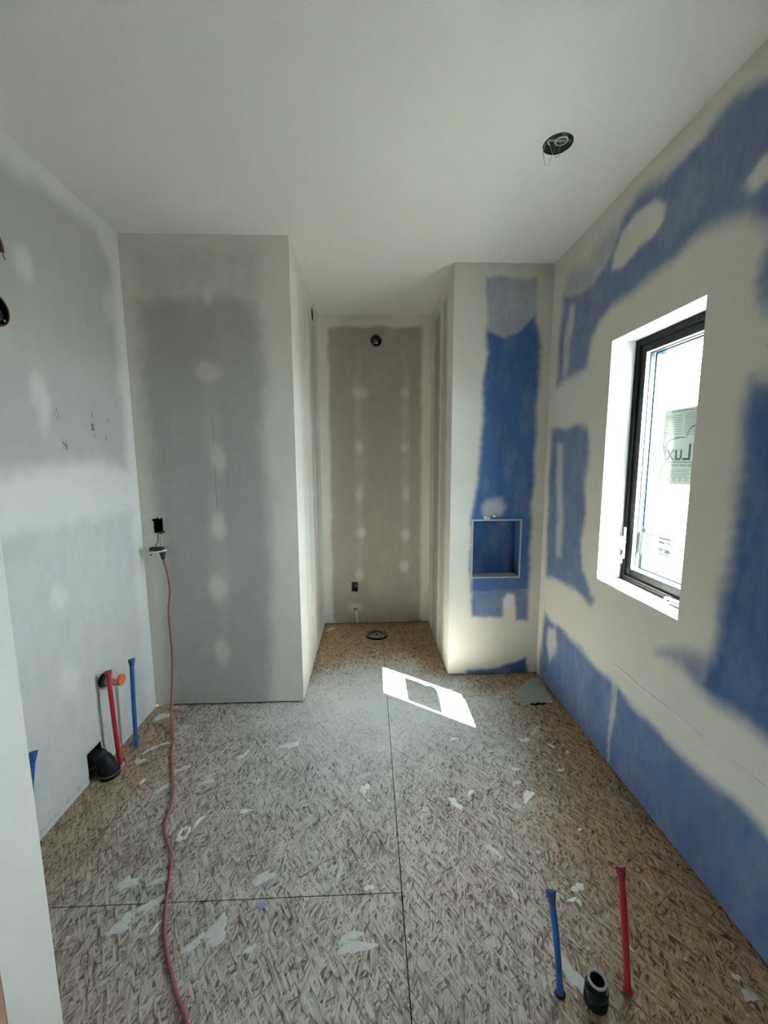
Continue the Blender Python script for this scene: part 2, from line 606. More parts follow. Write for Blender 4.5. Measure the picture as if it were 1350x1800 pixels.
def grid_wall(name, mat, O, U, V, N, u0, u1, v0, v1, bare=None, ridge=None, holes=(), step=0.012, toe=0.0, ext=(0.0, 0.0)):
    """wall face: O + U*u + V*v, facing N; holes are ('rect',u0,u1,v0,v1,depth) or ('round',u,v,r)"""
    O, U, V, N = Vector(O), Vector(U), Vector(V), Vector(N)
    vb = v0 + toe
    us = list(np.linspace(u0, u1, max(2, int(round((u1 - u0) / step)) + 1)))
    vs_ = list(np.linspace(vb, v1, max(2, int(round((v1 - vb) / step)) + 1)))
    H_ = []
    for h in holes:
        if h[0] == 'round':
            q = h[3] * 1.25
            H_.append((h[1] - q, h[1] + q, h[2] - q, h[2] + q))
        else:
            H_.append((h[1], h[2], max(h[3], vb), h[4]))

    def refine(arr, marks):
        arr = [a for a in arr if all(abs(a - m) > step * 0.45 for m in marks)]
        return np.array(sorted(set(arr + list(marks))))
    us = refine(us, [x for h in H_ for x in (h[0], h[1])] + [u0, u1])
    vs_ = refine(vs_, [x for h in H_ for x in (h[2], h[3])] + [vb, v1])
    nu, nv = len(us), len(vs_)
    UU, VV = np.meshgrid(us, vs_, indexing='ij')
    uc = (us[:-1] + us[1:]) / 2; vc = (vs_[:-1] + vs_[1:]) / 2
    keep = np.ones((nu - 1, nv - 1), bool)
    for h in H_:
        keep[np.ix_((uc > h[0]) & (uc < h[1]), (vc > h[2]) & (vc < h[3]))] = False
    iu, iv = np.nonzero(keep)
    a = iu * nv + iv
    quads = np.stack([a, a + nv, a + nv + 1, a + 1], 1)
    flip = U.cross(V).dot(N) < 0
    if flip:
        quads = quads[:, ::-1]
    pu = list(UU.ravel()); pv = list(VV.ravel()); pn = [0.0] * (nu * nv)
    faces = [tuple(q) for q in quads.tolist()]

    def put(u, v, n):
        pu.append(u); pv.append(v); pn.append(n)
        return len(pu) - 1
    for h, hb in zip(holes, H_):
        if h[0] == 'round':
            cu, cv, r = h[1], h[2], h[3]; q = r * 1.25; n = 40
            ins = [put(cu + r * math.cos(2 * math.pi * k / n), cv + r * math.sin(2 * math.pi * k / n), 0) for k in range(n)]
            outs = []
            for k in range(n):
                c, s2 = math.cos(2 * math.pi * k / n), math.sin(2 * math.pi * k / n)
                m = q / max(abs(c), abs(s2))
                outs.append(put(cu + m * c, cv + m * s2, 0))
            deep = [put(cu + r * math.cos(2 * math.pi * k / n), cv + r * math.sin(2 * math.pi * k / n), -0.014) for k in range(n)]
            for k in range(n):
                j = (k + 1) % n
                f1 = (ins[k], outs[k], outs[j], ins[j]); f2 = (deep[k], ins[k], ins[j], deep[j])
                faces += [f1[::-1], f2[::-1]] if flip else [f1, f2]
        else:
            dp = h[5]
            if dp:
                a0, a1, b0, b1 = hb
                f_ = [put(a0, b0, 0), put(a1, b0, 0), put(a1, b1, 0), put(a0, b1, 0)]
                d_ = [put(a0, b0, -dp), put(a1, b0, -dp), put(a1, b1, -dp), put(a0, b1, -dp)]
                for k in range(4):
                    j = (k + 1) % 4
                    f1 = (f_[k], f_[j], d_[j], d_[k])
                    faces.append(f1 if flip else f1[::-1])
    if toe > 0:
        # the board stops short of the floor: a dark slot runs along the bottom
        e0, e1 = u0 - ext[0], u1 + ext[1]
        q = [put(e0, vb, 0), put(e1, vb, 0), put(e1, vb, -0.06), put(e0, vb, -0.06), put(e1, v0 - 0.02, -0.06), put(e0, v0 - 0.02, -0.06)]
        f1, f2 = (q[0], q[3], q[2], q[1]), (q[3], q[5], q[4], q[2])
        faces += [f1[::-1], f2[::-1]] if flip else [f1, f2]
    pu = np.array(pu); pv = np.array(pv); pn = np.array(pn)
    co = np.outer(pu, np.array(U)) + np.outer(pv, np.array(V)) + np.outer(pn, np.array(N)) + np.array(O)
    me = bpy.data.meshes.new(name)
    me.from_pydata(co.tolist(), [], faces)
    me.update()
    at = me.attributes.new('bare', 'FLOAT', 'POINT')
    at.data.foreach_set('value', (bare(pu, pv) if bare else np.zeros_like(pu)).astype(np.float32))
    at = me.attributes.new('ridge', 'FLOAT', 'POINT')
    at.data.foreach_set('value', (ridge(pu, pv) if ridge else np.zeros_like(pu)).astype(np.float32))
    me.materials.append(M[mat])
    o = bpy.data.objects.new(name, me)
    C.objects.link(o)
    return struct(o)


X, Y, Z = (1, 0, 0), (0, 1, 0), (0, 0, 1)
NX, NY, NZ = (-1, 0, 0), (0, -1, 0), (0, 0, -1)

# ------------------------------------------------------------------ floor of strand-board panels
floor = bpy.data.objects.new('floor', None)
C.objects.link(floor)
struct(floor)


def dust_glow_at(x, y):
    c = np.exp(-(((x - 0.05) / 0.75) ** 2 + ((y - 2.36) / 0.52) ** 2))  # dust, made heaviest around the sun patch to paint in extra brightness
    near = 0.24 * np.exp(-(((x + 0.20) / 0.75) ** 2 + ((y - 1.3) / 0.8) ** 2))
    d = 0.06 + 1.10 * c + near
    d -= 0.45 * smoothstep(0.45, 1.05, x - 0.25 * (y - 1.0))      # swept clean along the window wall
    d -= 0.40 * smoothstep(-1.02, -1.22, x)                        # and along the left wall
    d -= 0.55 * smoothstep(0.26, 0.45, x) * smoothstep(2.55, 2.8, y)
    d -= 0.50 * smoothstep(-0.14, -0.34, x) * smoothstep(2.5, 2.9, y)
    d -= 0.40 * smoothstep(2.75, 3.25, y)
    d -= 0.45 * smoothstep(2.40, 2.52, y) * smoothstep(0.55, 0.75, x)
    return d


def veil_at(x, y):
    v = 0.72 + wob(x, y, 0.10, 6.0, 91)
    v = v - 0.60 * smoothstep(0.40, 1.00, x - 0.20 * (y - 1.0))
    v = v - 0.30 * smoothstep(-0.95, -1.25, x)
    v = v - 0.55 * smoothstep(2.5, 3.0, y)
    return np.clip(v, 0.05, 0.9)


def floor_panel(x0, x1, y0, y1):
    g = 0.0016
    x0 += g; x1 -= g; y0 += g; y1 -= g
    xs = np.linspace(x0, x1, max(2, int((x1 - x0) / 0.03)))
    ys = np.linspace(y0, y1, max(2, int((y1 - y0) / 0.03)))
    A, B_ = np.meshgrid(xs, ys, indexing='ij')
    nx, ny = len(xs), len(ys)
    z = wob(A, B_, 0.0006, 5.0, 5) - 0.001
    vs = np.stack([A.ravel(), B_.ravel(), z.ravel()], 1).tolist()
    fs = []
    for i in range(nx - 1):
        for j in range(ny - 1):
            a = i * ny + j
            fs.append((a, a + ny, a + ny + 1, a + 1))
    loop = [i * ny for i in range(nx)] + [(nx - 1) * ny + j for j in range(1, ny)] + [i * ny + ny - 1 for i in range(nx - 2, -1, -1)] + [j for j in range(ny - 2, 0, -1)]
    o = len(vs)
    vs += [[vs[i][0], vs[i][1], -0.018] for i in loop]
    L = len(loop)
    for k in range(L):
        fs.append((loop[k], o + k, o + (k + 1) % L, loop[(k + 1) % L]))
    fs.append(tuple(o + k for k in range(L - 1, -1, -1)))
    me = bpy.data.meshes.new('strand_board_panel')
    me.from_pydata(vs, [], fs); me.update()
    at = me.attributes.new('dust', 'FLOAT', 'POINT')
    arr = np.array(vs)
    at.data.foreach_set('value', dust_glow_at(arr[:, 0], arr[:, 1]).astype(np.float32))
    at = me.attributes.new('veil', 'FLOAT', 'POINT')
    at.data.foreach_set('value', veil_at(arr[:, 0], arr[:, 1]).astype(np.float32))
    me.materials.append(M['osb'])
    ob = bpy.data.objects.new('strand_board_panel', me)
    C.objects.link(ob); ob.parent = floor
    return ob


S0, S1, S2 = -2.30, -1.095, 0.099
for (a, b2, cuts) in ((RX0, S0, [RY0, 0.2, 2.64]), (S0, S1, [RY0, 0.01, 2.45]), (S1, S2, [RY0, -1.21, 1.229, 3.66]), (S2, 1.30, [RY0, -0.05, 2.39, 3.66])):
    for c0, c1 in zip(cuts[:-1], cuts[1:]):
        floor_panel(a, b2, c0, c1)
MB().box((RX0, RY0, -0.12), (1.32, 3.68, -0.019)).build('joist_deck', 'void', floor)


def blob(cx, cy, rx, ry, rot, h, mat, name, n=26, rough=0.5, z=0.0):
    """flat irregular dried drop lying on the floor"""
    rs = random.Random(int(cx * 7919 + cy * 104729))
    ph = [rs.uniform(0, 6.28) for _ in range(4)]
    vs = []; fs = []
    for ring, (k, hz) in enumerate(((1.0, 0.0), (0.9, h * 0.7), (0.5, h), (0.0, h * 0.9))):
        for i in range(n):
            a = 2 * math.pi * i / n
            q = 1 + rough * (0.5 * math.sin(2 * a + ph[0]) + 0.35 * math.sin(3 * a + ph[1]) + 0.3 * math.sin(5 * a + ph[2]) + 0.2 * math.sin(8 * a + ph[3]))
            x, y = rx * q * k * math.cos(a), ry * q * k * math.sin(a)
            vs.append((cx + x * math.cos(rot) - y * math.sin(rot), cy + x * math.sin(rot) + y * math.cos(rot), z + hz))
    for r in range(3):
        for i in range(n):
            j = (i + 1) % n
            fs.append((r * n + i, r * n + j, (r + 1) * n + j, (r + 1) * n + i))
    m = MB(); m.add(vs, fs); m.smooth = True
    return m.build(name, mat, floor)


# (x, y, half length, half width, turn, kind) : w = chalky drop, s = thin trodden smear
DROPS = [
    (-0.433, 1.989, .045, .022, .4, 'w'), (-0.66, 1.923, .030, .010, 1.1, 'w'), (-0.93, 1.844, .035, .014, .3, 's'), (-1.085, 1.772, .022, .008, 1.3, 'w'),
    (-0.777, 1.755, .028, .018, .2, 's'), (-0.97, 1.726, .030, .016, 1.0, 's'), (-0.232, 1.796, .030, .022, .5, 's'), (-0.038, 1.681, .026, .024, .9, 'w'),
    (-0.017, 1.615, .010, .008, 0, 'w'), (-0.731, 1.542, .035, .006, 1.2, 'w'), (-0.551, 1.585, .030, .010, 0, 'w'), (-0.882, 1.298, .034, .022, .7, 's'),
    (-0.771, 1.304, .034, .012, .3, 's'), (-0.396, 1.299, .030, .024, .2, 's'), (-0.125, 1.304, .040, .009, 1.4, 's'), (-0.017, 1.248, .016, .012, 0, 'w'),
    (-0.505, 1.137, .050, .026, 1.1, 's'), (-0.824, 1.166, .036, .022, .5, 's'), (-0.565, 1.103, .028, .016, .8, 's'), (-0.709, 1.153, .018, .005, 1.3, 'w'),
    (-0.385, 1.081, .018, .010, .9, 's'), (-0.058, 1.075, .050, .018, .2, 's'), (-0.753, 1.230, .036, .018, .6, 's'), (-0.233, 1.947, .030, .016, .1, 's'),
    (-0.544, 1.745, .020, .012, 1.0, 's'), (0.44, 1.994, .026, .014, .6, 'w'), (0.821, 1.972, .026, .018, .2, 'w'), (0.906, 2.045, .045, .014, .7, 's'),
    (-0.041, 1.760, .030, .020, .4, 's'), (0.446, 1.642, .018, .012, .9, 'w'), (0.697, 1.614, .034, .022, 1.1, 'w'), (0.362, 1.587, .034, .018, 2.4, 'w'),
    (0.628, 1.563, .018, .013, 0, 's'), (0.226, 1.561, .020, .009, .2, 's'), (0.696, 1.769, .020, .010, .3, 'w'), (1.006, 1.874, .014, .009, 1.2, 'w'),
    (0.916, 1.756, .020, .008, .4, 'w'), (0.844, 1.440, .009, .007, 0, 'w'), (0.722, 1.220, .022, .015, .5, 'w'), (0.680, 1.180, .014, .008, .2, 'w'),
    (0.700, 1.172, .012, .006, 1.3, 'w'), (0.488, 1.212, .030, .006, 1.8, 's'), (0.789, 1.043, .018, .004, 2.1, 'w'), (0.970, 1.219, .018, .004, 1.6, 's'),
    (1.054, 0.957, .010, .008, 0, 'w'), (1.053, 0.917, .018, .014, .9, 's'), (-0.072, 1.105, .030, .014, .3, 's'), (0.464, 1.368, .030, .014, 2.2, 's'),
    (0.676, 1.690, .024, .010, .5, 's'), (0.608, 1.891, .018, .007, .4, 'w'), (0.945, 1.923, .024, .007, 2.3, 'w'), (0.570, 1.925, .024, .007, .9, 's'),
    (0.520, 2.470, .016, .010, .3, 'w'), (-1.17, 1.905, .034, .014, .3, 's'), (-1.16, 1.99, .036, .016, .9, 's'), (-1.10, 2.03, .030, .012, .4, 's'),
    (-0.36, 3.47, .050, .020, .7, 's'), (-1.24, 2.26, .060, .024, .8, 's'), (-0.47, 2.30, .040, .018, .3, 's'), (0.58, 0.985, .060, .022, 1.9, 's'),
]
for (x, y, a, b2, t, k) in DROPS:
    blob(x, y, a, b2, t, 0.0028 if k == 'w' else 0.0012, 'splat' if k == 'w' else 'smear', 'compound_splat' if k == 'w' else 'compound_smear', z=0.0)
# the ring-shaped drop beside the cord
m = MB(); n = 26
rs = random.Random(3)
rr = [0.030 * (1 + rs.uniform(-.22, .28)) for _ in range(n)]
ri = [0.013 * (1 + rs.uniform(-.2, .25)) for _ in range(n)]
vs = []
for k in range(n):
    a = 2 * math.pi * k / n
    for q, hz in ((rr[k], 0), ((rr[k] + ri[k]) / 2, 0.0035), (ri[k], 0)):
        vs.append((-0.768 + q * 0.8 * math.cos(a), 1.490 + q * 1.1 * math.sin(a), hz))
fs = []
for k in range(n):
    j = (k + 1) % n
    for r in range(2):
        fs.append((k * 3 + r, j * 3 + r, j * 3 + r + 1, k * 3 + r + 1))
m.add(vs, fs); m.smooth = True
m.build('compound_splat', 'splat', floor)

# ------------------------------------------------------------------ ceiling
LBX, LBY, LBR = 0.738, 1.700, 0.055
grid_wall('ceiling', 'ceiling', (0, 0, H), X, Y, NZ, RX0, XR, RY0, YC, holes=[('round', LBX, LBY, LBR)], step=0.12)

# ------------------------------------------------------------------ walls with joint compound
# right (window) wall, coordinates (y, z)
R_band = [(1.978, 2.579), (1.868, 2.617), (1.697, 2.604), (1.574, 2.592), (1.456, 2.609), (1.382, 2.61), (1.281, 2.599), (0.9, 2.60), (0.9, 1.80), (1.2, 1.917), (1.231, 1.956), (1.25, 2.009), (1.247, 2.064), (1.237, 2.116), (1.264, 2.179), (1.31, 2.238), (1.377, 2.262), (1.456, 2.26), (1.573, 2.251), (1.678, 2.247), (1.824, 2.229), (1.969, 2.233), (2.082, 2.198), (2.147, 2.12), (2.189, 1.968), (2.538, 1.958), (2.542, 2.115), (2.515, 2.467), (2.298, 2.395), (2.107, 2.416), (2.03, 2.492)]
R_smoke = [(2.451, 2.564), (2.272, 2.538), (2.124, 2.575), (2.009, 2.587), (1.97, 2.515), (2.026, 2.454), (2.156, 2.37), (2.296, 2.373), (2.513, 2.455)]
R_ell = [(1.734, 2.539), (1.683, 2.487), (1.688, 2.431), (1.729, 2.393), (1.816, 2.397), (1.957, 2.396), (2.037, 2.405), (2.011, 2.465), (1.957, 2.534), (1.86, 2.548)]
R_ell2 = [(1.15, 2.39), (1.274, 2.372), (1.307, 2.327), (1.297, 2.298), (1.277, 2.292), (1.15, 2.31)]
R_streak = [(2.436, 1.974), (2.477, 2.006), (2.462, 2.21), (2.431, 2.38), (2.381, 2.352), (2.387, 2.189), (2.405, 2.025)]
R_2 = [(1.223, 1.738), (1.23, 1.632), (1.229, 1.446), (1.231, 1.285), (1.248, 1.182), (1.259, 1.076), (1.262, 0.967), (1.256, 0.942), (1.277, 0.809), (1.311, 0.70), (1.208, 0.685), (1.117, 0.676), (0.60, 0.678), (0.60, 1.72), (1.136, 1.735)]
R_2b = [(1.249, 0.90), (1.277, 0.809), (1.375, 0.785), (1.523, 0.721), (1.422, 0.706), (1.311, 0.688), (1.208, 0.685)]
R_3 = [(2.56, 1.688), (2.152, 1.668), (2.137, 1.625), (2.134, 1.411), (2.14, 1.192), (2.132, 1.025), (2.131, 0.912), (2.035, 0.794), (1.984, 0.768), (2.028, 0.729), (2.136, 0.76), (2.299, 0.755), (2.562, 0.741), (2.574, 0.997), (2.586, 1.394)]
R_3s = [(2.493, 1.585), (2.427, 1.582), (2.394, 1.28), (2.367, 0.911), (2.433, 0.896), (2.473, 1.273)]
R_4 = [(2.554, 0.485), (2.418, 0.462), (2.159, 0.462), (1.922, 0.425), (1.73, 0.416), (1.57, 0.409), (1.435, 0.403), (1.319, 0.397), (1.219, 0.4), (1.132, 0.403), (1.017, 0.377), (0.5, 0.37), (0.5, -0.09), (2.60, -0.09), (2.594, -0.007), (2.583, 0.247)]
R_4s = [(2.493, 0.399), (2.415, 0.433), (2.372, 0.332), (2.372, 0.272), (2.455, 0.198), (2.497, 0.272)]
R_4t = [(1.800, 0.425), (1.742, 0.441), (1.780, 0.05), (1.793, -0.009), (1.800, -0.013)]


def r_ridge(u, v):
    a = 0.35 * smoothstep(0.530, 0.520, v + 0.004 * np.sin(u * 9)) * smoothstep(1.85, 1.70, u)
    b2 = 0.25 * smoothstep(0.47, 0.41, v)
    return a - b2


RW_bare = bare_map([(R_band, 0.82, 0.038), (R_smoke, 0.45, 0.06), (R_2, 1.0, 0.045), (R_2b, 0.7, 0.05), (R_3, 0.85, 0.028), (R_4, 0.90, 0.030)],
                   [(R_ell, 0.95, 0.016), (R_ell2, 0.95, 0.016), (R_streak, 0.65, 0.022), (R_3s, 0.6, 0.03), (R_4s, 0.75, 0.03), (R_4t, 0.5, 0.008)], seed=11)
grid_wall('wall_right', 'blueboard', (XR, 0, 0), Y, Z, NX, RY0, YE, 0, H, RW_bare, r_ridge, [('rect', WY0, WY1, WZ0, WZ1, 0)], toe=0.010, ext=(0, 0.065))

# a trowel ridge left along the lower joint of the window wall
rp = [(1.80 - 0.045 * i, 0.523 + 0.003 * math.sin(i * 0.9) + 0.0006 * i) for i in range(21)]
m = MB()
for (y0, z0), (y1, z1) in zip(rp[:-1], rp[1:]):
    m.add([(XR, y0, z0 + .001), (XR - .0022, y0, z0), (XR, y0, z0 - .022), (XR, y1, z1 + .001), (XR - .0022, y1, z1), (XR, y1, z1 - .022)], [(0, 1, 4, 3), (1, 2, 5, 4)])
m.build('compound_ridge', 'wallmud', bpy.data.objects['wall_right'])

# block beside the window, coordinates (x, z)
B_1 = [(0.747, 2.32), (0.883, 2.27), (0.949, 2.308), (1.052, 2.41), (1.096, 2.181), (1.097, 1.841), (1.088, 1.572), (1.078, 1.154), (1.084, 0.837), (1.09, 0.60), (0.680, 0.60), (0.673, 0.842), (0.674, 1.116), (0.717, 1.367), (0.729, 1.708), (0.728, 2.025), (0.758, 2.167)]
B_s = [(0.739, 2.618), (1.05, 2.621), (1.067, 2.385), (0.949, 2.283), (0.883, 2.244), (0.748, 2.282)]
B_spot = [(0.749, 1.2), (0.777, 1.227), (0.876, 1.234), (0.906, 1.184), (0.879, 1.128), (0.766, 1.122)]
B_2 = [(0.683, 0.70), (1.09, 0.70), (1.095, 0.396), (1.013, 0.405), (0.992, 0.572), (0.941, 0.58), (0.913, 0.543), (0.909, 0.415), (0.696, 0.427)]
B_3 = [(0.669, 0.00), (0.675, 0.034), (0.869, 0.053), (1.017, 0.096), (1.091, 0.126), (1.103, -0.003)]
NX0, NX1, NZ0, NZ1 = 0.690, 1.010, 0.706, 1.092
grid_wall('wall_back_right', 'blueboard', (0, YE, 0), X, Z, NY, XE, XR, 0, H,
          bare_map([(B_1, 1.0, 0.022), (B_s, 0.48, 0.014), (B_2, 0.85, 0.016), (B_3, 1.0, 0.016)], [(B_spot, 0.6, 0.03)], seed=21, amp=0.008),
          None, [('rect', NX0, NX1, NZ0, NZ1, 0)], toe=0.010, ext=(0, 0.065))

# left wall, coordinates (y, z)
L_up = [(0.5, 2.60), (1.669, 2.595), (2.185, 2.62), (2.290, 2.485), (2.295, 2.123), (2.297, 1.712), (2.291, 1.457), (2.074, 1.496), (1.769, 1.485), (1.51, 1.46), (0.5, 1.46)]
L_low = [(0.5, 1.23), (1.477, 1.23), (1.756, 1.236), (2.284, 1.218), (2.291, 1.005), (2.266, 0.433), (2.255, -0.1), (0.5, -0.1)]
LBXY = (1.572, 2.040)
grid_wall('wall_left', 'whiteboard', (XL, 0, 0), Y, Z, X, JY1, YA, -0.012, H,
          bare_map([(L_up, 0.95, 0.055), (L_low, 0.60, 0.05)],
                   [(1.731, 2.26, .05, .07, .6), (1.738, 1.75, .05, .13, .6), (1.723, 0.93, .05, .07, .6), (1.722, .54, .06, .09, .55), (2.249, 2.28, .06, .10, .4)], seed=31),
          None, [('round', LBXY[0], LBXY[1], 0.054), ('rect', 1.772, 1.868, -0.012, 0.142, 0)], toe=0.0)

# wall that steps forward on the left, coordinates (x, z)
J_1 = [(-1.252, 2.358), (-1.109, 2.401), (-0.756, 2.405), (-0.626, 2.346), (-0.591, 2.122), (-0.571, 1.945), (-0.611, 1.673), (-0.574, 1.2), (-0.603, 0.496), (-0.640, -0.04), (-1.250, -0.022), (-1.235, 0.55), (-1.225, 1.11), (-1.258, 1.675), (-1.248, 2.032)]
J_t = [(-1.239, 2.624), (-0.595, 2.632), (-0.608, 2.33), (-1.252, 2.33)]
OX0, OX1, OZ0, OZ1 = -1.254, -1.206, 1.084, 1.166
grid_wall('wall_back_left', 'greyboard', (0, YA, 0), X, Z, NY, XL, XB, 0, H,
          bare_map([(J_1, 0.95, 0.065), (J_t, 0.38, 0.06)],
                   [(-.881, 2.39, .035, .05, .5), (-.890, 1.99, .075, .06, .6), (-.875, 1.51, .045, .09, .6), (-.883, 1.116, .045, .085, .75), (-.904, .748, .05, .09, .65), (-.907, .345, .05, .09, .65),
                    (-.885, 1.75, .05, .22, .2), (-.895, .95, .06, .5, .22)], seed=41, amp=0.01),
          None, [('rect', OX0, OX1, OZ0, OZ1, 0)], toe=0.012, ext=(0.065, 0))

# alcove: left side (y, z), back (x, z), right side (y, z)
NLY, NLZ = 3.266, 2.600
grid_wall('wall_alcove_left', 'brownboard', (XB, 0, 0), Y, Z, X, YA, YC, 0, H,
          bare_map([([(2.62, 2.55), (2.95, 2.55), (2.95, 0.05), (2.62, 0.05)], 0.30, 0.07), ([(3.05, 2.55), (3.40, 2.55), (3.40, 0.05), (3.05, 0.05)], 0.6, 0.07)],
                   [(2.9, 1.9, .08, .3, .6), (3.2, 1.2, .06, .4, .6), (2.75, .8, .06, .35, .6)], seed=51),
          None, [('round', NLY, NLZ, 0.046)], toe=0.010, ext=(0, 0.065))
N_1 = [(-0.337, 2.608), (0.455, 2.613), (0.455, 0.058), (0.47, 0.0), (-0.335, 0.0), (-0.348, 0.075)]
NOX0, NOX1, NOZ0, NOZ1 = -0.170, -0.116, 0.312, 0.396
grid_wall('wall_alcove_back', 'brownboard', (0, YC, 0), X, Z, NY, XB, XE, 0, H,
          bare_map([(N_1, 0.95, 0.022)],
                   [(-.071, 2.076, .075, .05, .55), (.31, 2.068, .045, .05, .45), (-.086, 1.603, .035, .06, .65), (.31, 1.602, .045, .05, .65), (-.091, 1.198, .04, .07, .6), (.32, 1.195, .035, .07, .5),
                    (-.086, .857, .045, .055, .75), (.315, .833, .045, .06, .75), (.311, .541, .045, .06, .65), (-.091, .469, .04, .06, .55), (-.14, .16, .06, .05, .5),
                    (-.088, 1.5, .045, 1.0, .22), (.315, 1.5, .045, 1.0, .22)], seed=61, amp=0.007),
          None, [('round', 0.067, 2.498, 0.0445), ('rect', NOX0, NOX1, NOZ0, NOZ1, 0)], toe=0.012, ext=(0.065, 0.065))
grid_wall('wall_alcove_right', 'brownboard', (XE, 0, 0), Y, Z, NX, YE, YC, 0, H,
          bare_map([([(2.84, 2.6), (3.02, 2.6), (3.02, 0.0), (2.84, 0.0)], 0.75, 0.05), ([(3.12, 2.6), (3.36, 2.6), (3.36, 0.0), (3.12, 0.0)], 0.9, 0.05)],
                   [(2.93, 1.5, .03, .6, .4)], seed=71), None, toe=0.010, ext=(0, 0.065))

# partition whose end stands beside the camera, and the room behind
m = MB(); m.box((RX0, JY0, 0.0), (JX, JY1, H))
o = m.build('wall_front', 'mud'); struct(o)
m = MB(); m.box((JX - 0.085, JY0 - 0.016, 0.0), (JX - 0.001, JY0 - 0.0005, H - 0.001))
o = m.build('trim_1', 'wood'); struct(o)
m = MB(); m.box((RX0, RY0 - 0.1, 0.0), (XR, RY0, H))
o = m.build('wall_rear', 'mud'); struct(o)
# unseen window added to the rear room's left wall to let in fill light
QY0, QY1, QZ0, QZ1 = -0.98, -0.42, 0.32, 0.98
m = MB()
m.box((RX0 - 0.1, RY0 - 0.1, 0.0), (RX0, QY0, H)).box((RX0 - 0.1, QY1, 0.0), (RX0, JY1, H))
m.box((RX0 - 0.1, QY0, 0.0), (RX0, QY1, QZ0)).box((RX0 - 0.1, QY0, QZ1), (RX0, QY1, H))
o = m.build('wall_rear_left', 'mud'); struct(o)
fill_win = bpy.data.objects.new('added_fill_window', None)
C.objects.link(fill_win)
fill_win.location = (RX0 - 0.05, (QY0 + QY1) / 2, QZ0)
struct(fill_win)
m = MB(); wf = 0.04; xa, xb = RX0 - 0.08, RX0 - 0.03
m.box((xa, QY0, QZ0), (xb, QY0 + wf, QZ1)).box((xa, QY1 - wf, QZ0), (xb, QY1, QZ1))
m.box((xa, QY0 + wf, QZ0), (xb, QY1 - wf, QZ0 + wf)).box((xa, QY0 + wf, QZ1 - wf), (xb, QY1 - wf, QZ1))
m.build('frame', 'frame', fill_win)
MB().box((RX0 - 0.06, QY0 + wf, QZ0 + wf), (RX0 - 0.056, QY1 - wf, QZ1 - wf)).build('glass_pane', 'glass', fill_win)

# marks on the walls
def stroke(name, pts, w, mat, parent, n=4):
    return MB().tube(pts, w, n).build(name, mat, parent)


wl = bpy.data.objects['wall_left']
rs = random.Random(5)
for (y, z, s, k) in ((2.028, 1.724, .018, 1), (2.033, 1.66, .022, 4), (2.040, 1.625, .014, 2), (2.15, 1.703, .02, 1), (1.837, 1.574, .028, 6), (1.805, 1.70, .03, 1), (2.121, 1.608, .02, 2)):
    pts = []
    a = rs.uniform(0, 6.28)
    for i in range(3 * k + 2):
        pts.append((XL + 0.0003, y + s * rs.uniform(-.55, .55), z + s * rs.uniform(-.9, .9)))
    stroke('pencil_scribble', pts, 0.0008 if k != 4 else 0.0013, 'pencil' if k in (1, 4) else 'faintpencil', wl)
# the board maker's printing along its bottom edge: broken strokes
for i in range(26):
    y = 1.49 + i * 0.0125
    if rs.random() < 0.2:
        continue
    z = 0.028 + rs.uniform(-.002, .004)
    pts = [(XL + 0.0003, y + rs.uniform(-.004, .004), z + rs.uniform(-.008, .010)) for _ in range(4)]
    stroke('edge_printing', pts, 0.0009, 'faintpencil', wl)
wj = bpy.data.objects['wall_back_left']
stroke('pencil_line', [(-0.887, YA - 0.0003, 1.707), (-0.884, YA - 0.0003, 1.53)], 0.0010, 'pencil', wj)
stroke('pencil_line', [(-0.884, YA - 0.0003, 1.49), (-0.889, YA - 0.0003, 1.227)], 0.0010, 'pencil', wj)

# ------------------------------------------------------------------ window
win = bpy.data.objects.new('window_1', None)
C.objects.link(win)
win.location = (XF, (WY0 + WY1) / 2, WZ0)
struct(win)


def ring(x0, x1, y0, y1, z0, z1, w):
    """rectangular frame in the window plane"""
    b = MB()
    b.box((x0, y0, z0), (x1, y0 + w, z1)).box((x0, y1 - w, z0), (x1, y1, z1))
    b.box((x0, y0 + w, z0), (x1, y1 - w, z0 + w)).box((x0, y0 + w, z1 - w), (x1, y1 - w, z1))
    return b


# plasterboard returns
e = 0.012
MB().box((XR + 0.0006, WY1, WZ0), (XF + 0.10, WY1 + e, WZ1)).build('reveal_panel', 'return', win)
MB().box((XR + 0.0006, WY0 - e, WZ0), (XF + 0.10, WY0, WZ1)).build('reveal_panel', 'return', win)
MB().box((XR + 0.0006, WY0 - e, WZ1), (XF + 0.10, WY1 + e, WZ1 + e)).build('reveal_panel', 'return', win)
MB().box((XR + 0.0006, WY0 - e, WZ0 - e), (XF + 0.10, WY1 + e, WZ0)).build('window_sill', 'return', win)
fr = ring(XF, XF + 0.080, WY0, WY1, WZ0, WZ1, 0.030).build('frame', 'frame', win, bevel=0.002)
ring(XF - 0.003, XF + 0.002, WY0 + 0.012, WY1 - 0.012, WZ0 + 0.012, WZ1 - 0.012, 0.006).build('screen_track', 'frame', fr)
q = 0.031
sash = ring(XF + 0.010, XF + 0.052, WY0 + q, WY1 - q, WZ0 + q, WZ1 - q, 0.034).build('sash', 'frame', win, bevel=0.002)
q = 0.0655
ring(XF + 0.012, XF + 0.030, WY0 + q - 0.001, WY1 - q + 0.001, WZ0 + q - 0.001, WZ1 - q + 0.001, 0.003).build('glazing_stop', 'framewhite', sash)
ring(XF + 0.031, XF + 0.046, WY0 + q - 0.001, WY1 - q + 0.001, WZ0 + q - 0.001, WZ1 - q + 0.001, 0.007).build('gasket', 'greyseal', sash)
GX = XF + 0.052
pane = MB().box((GX, WY0 + q - 0.01, WZ0 + q - 0.01), (GX + 0.004, WY1 - q + 0.01, WZ1 - q + 0.01)).build('glass_pane', 'glass', win)
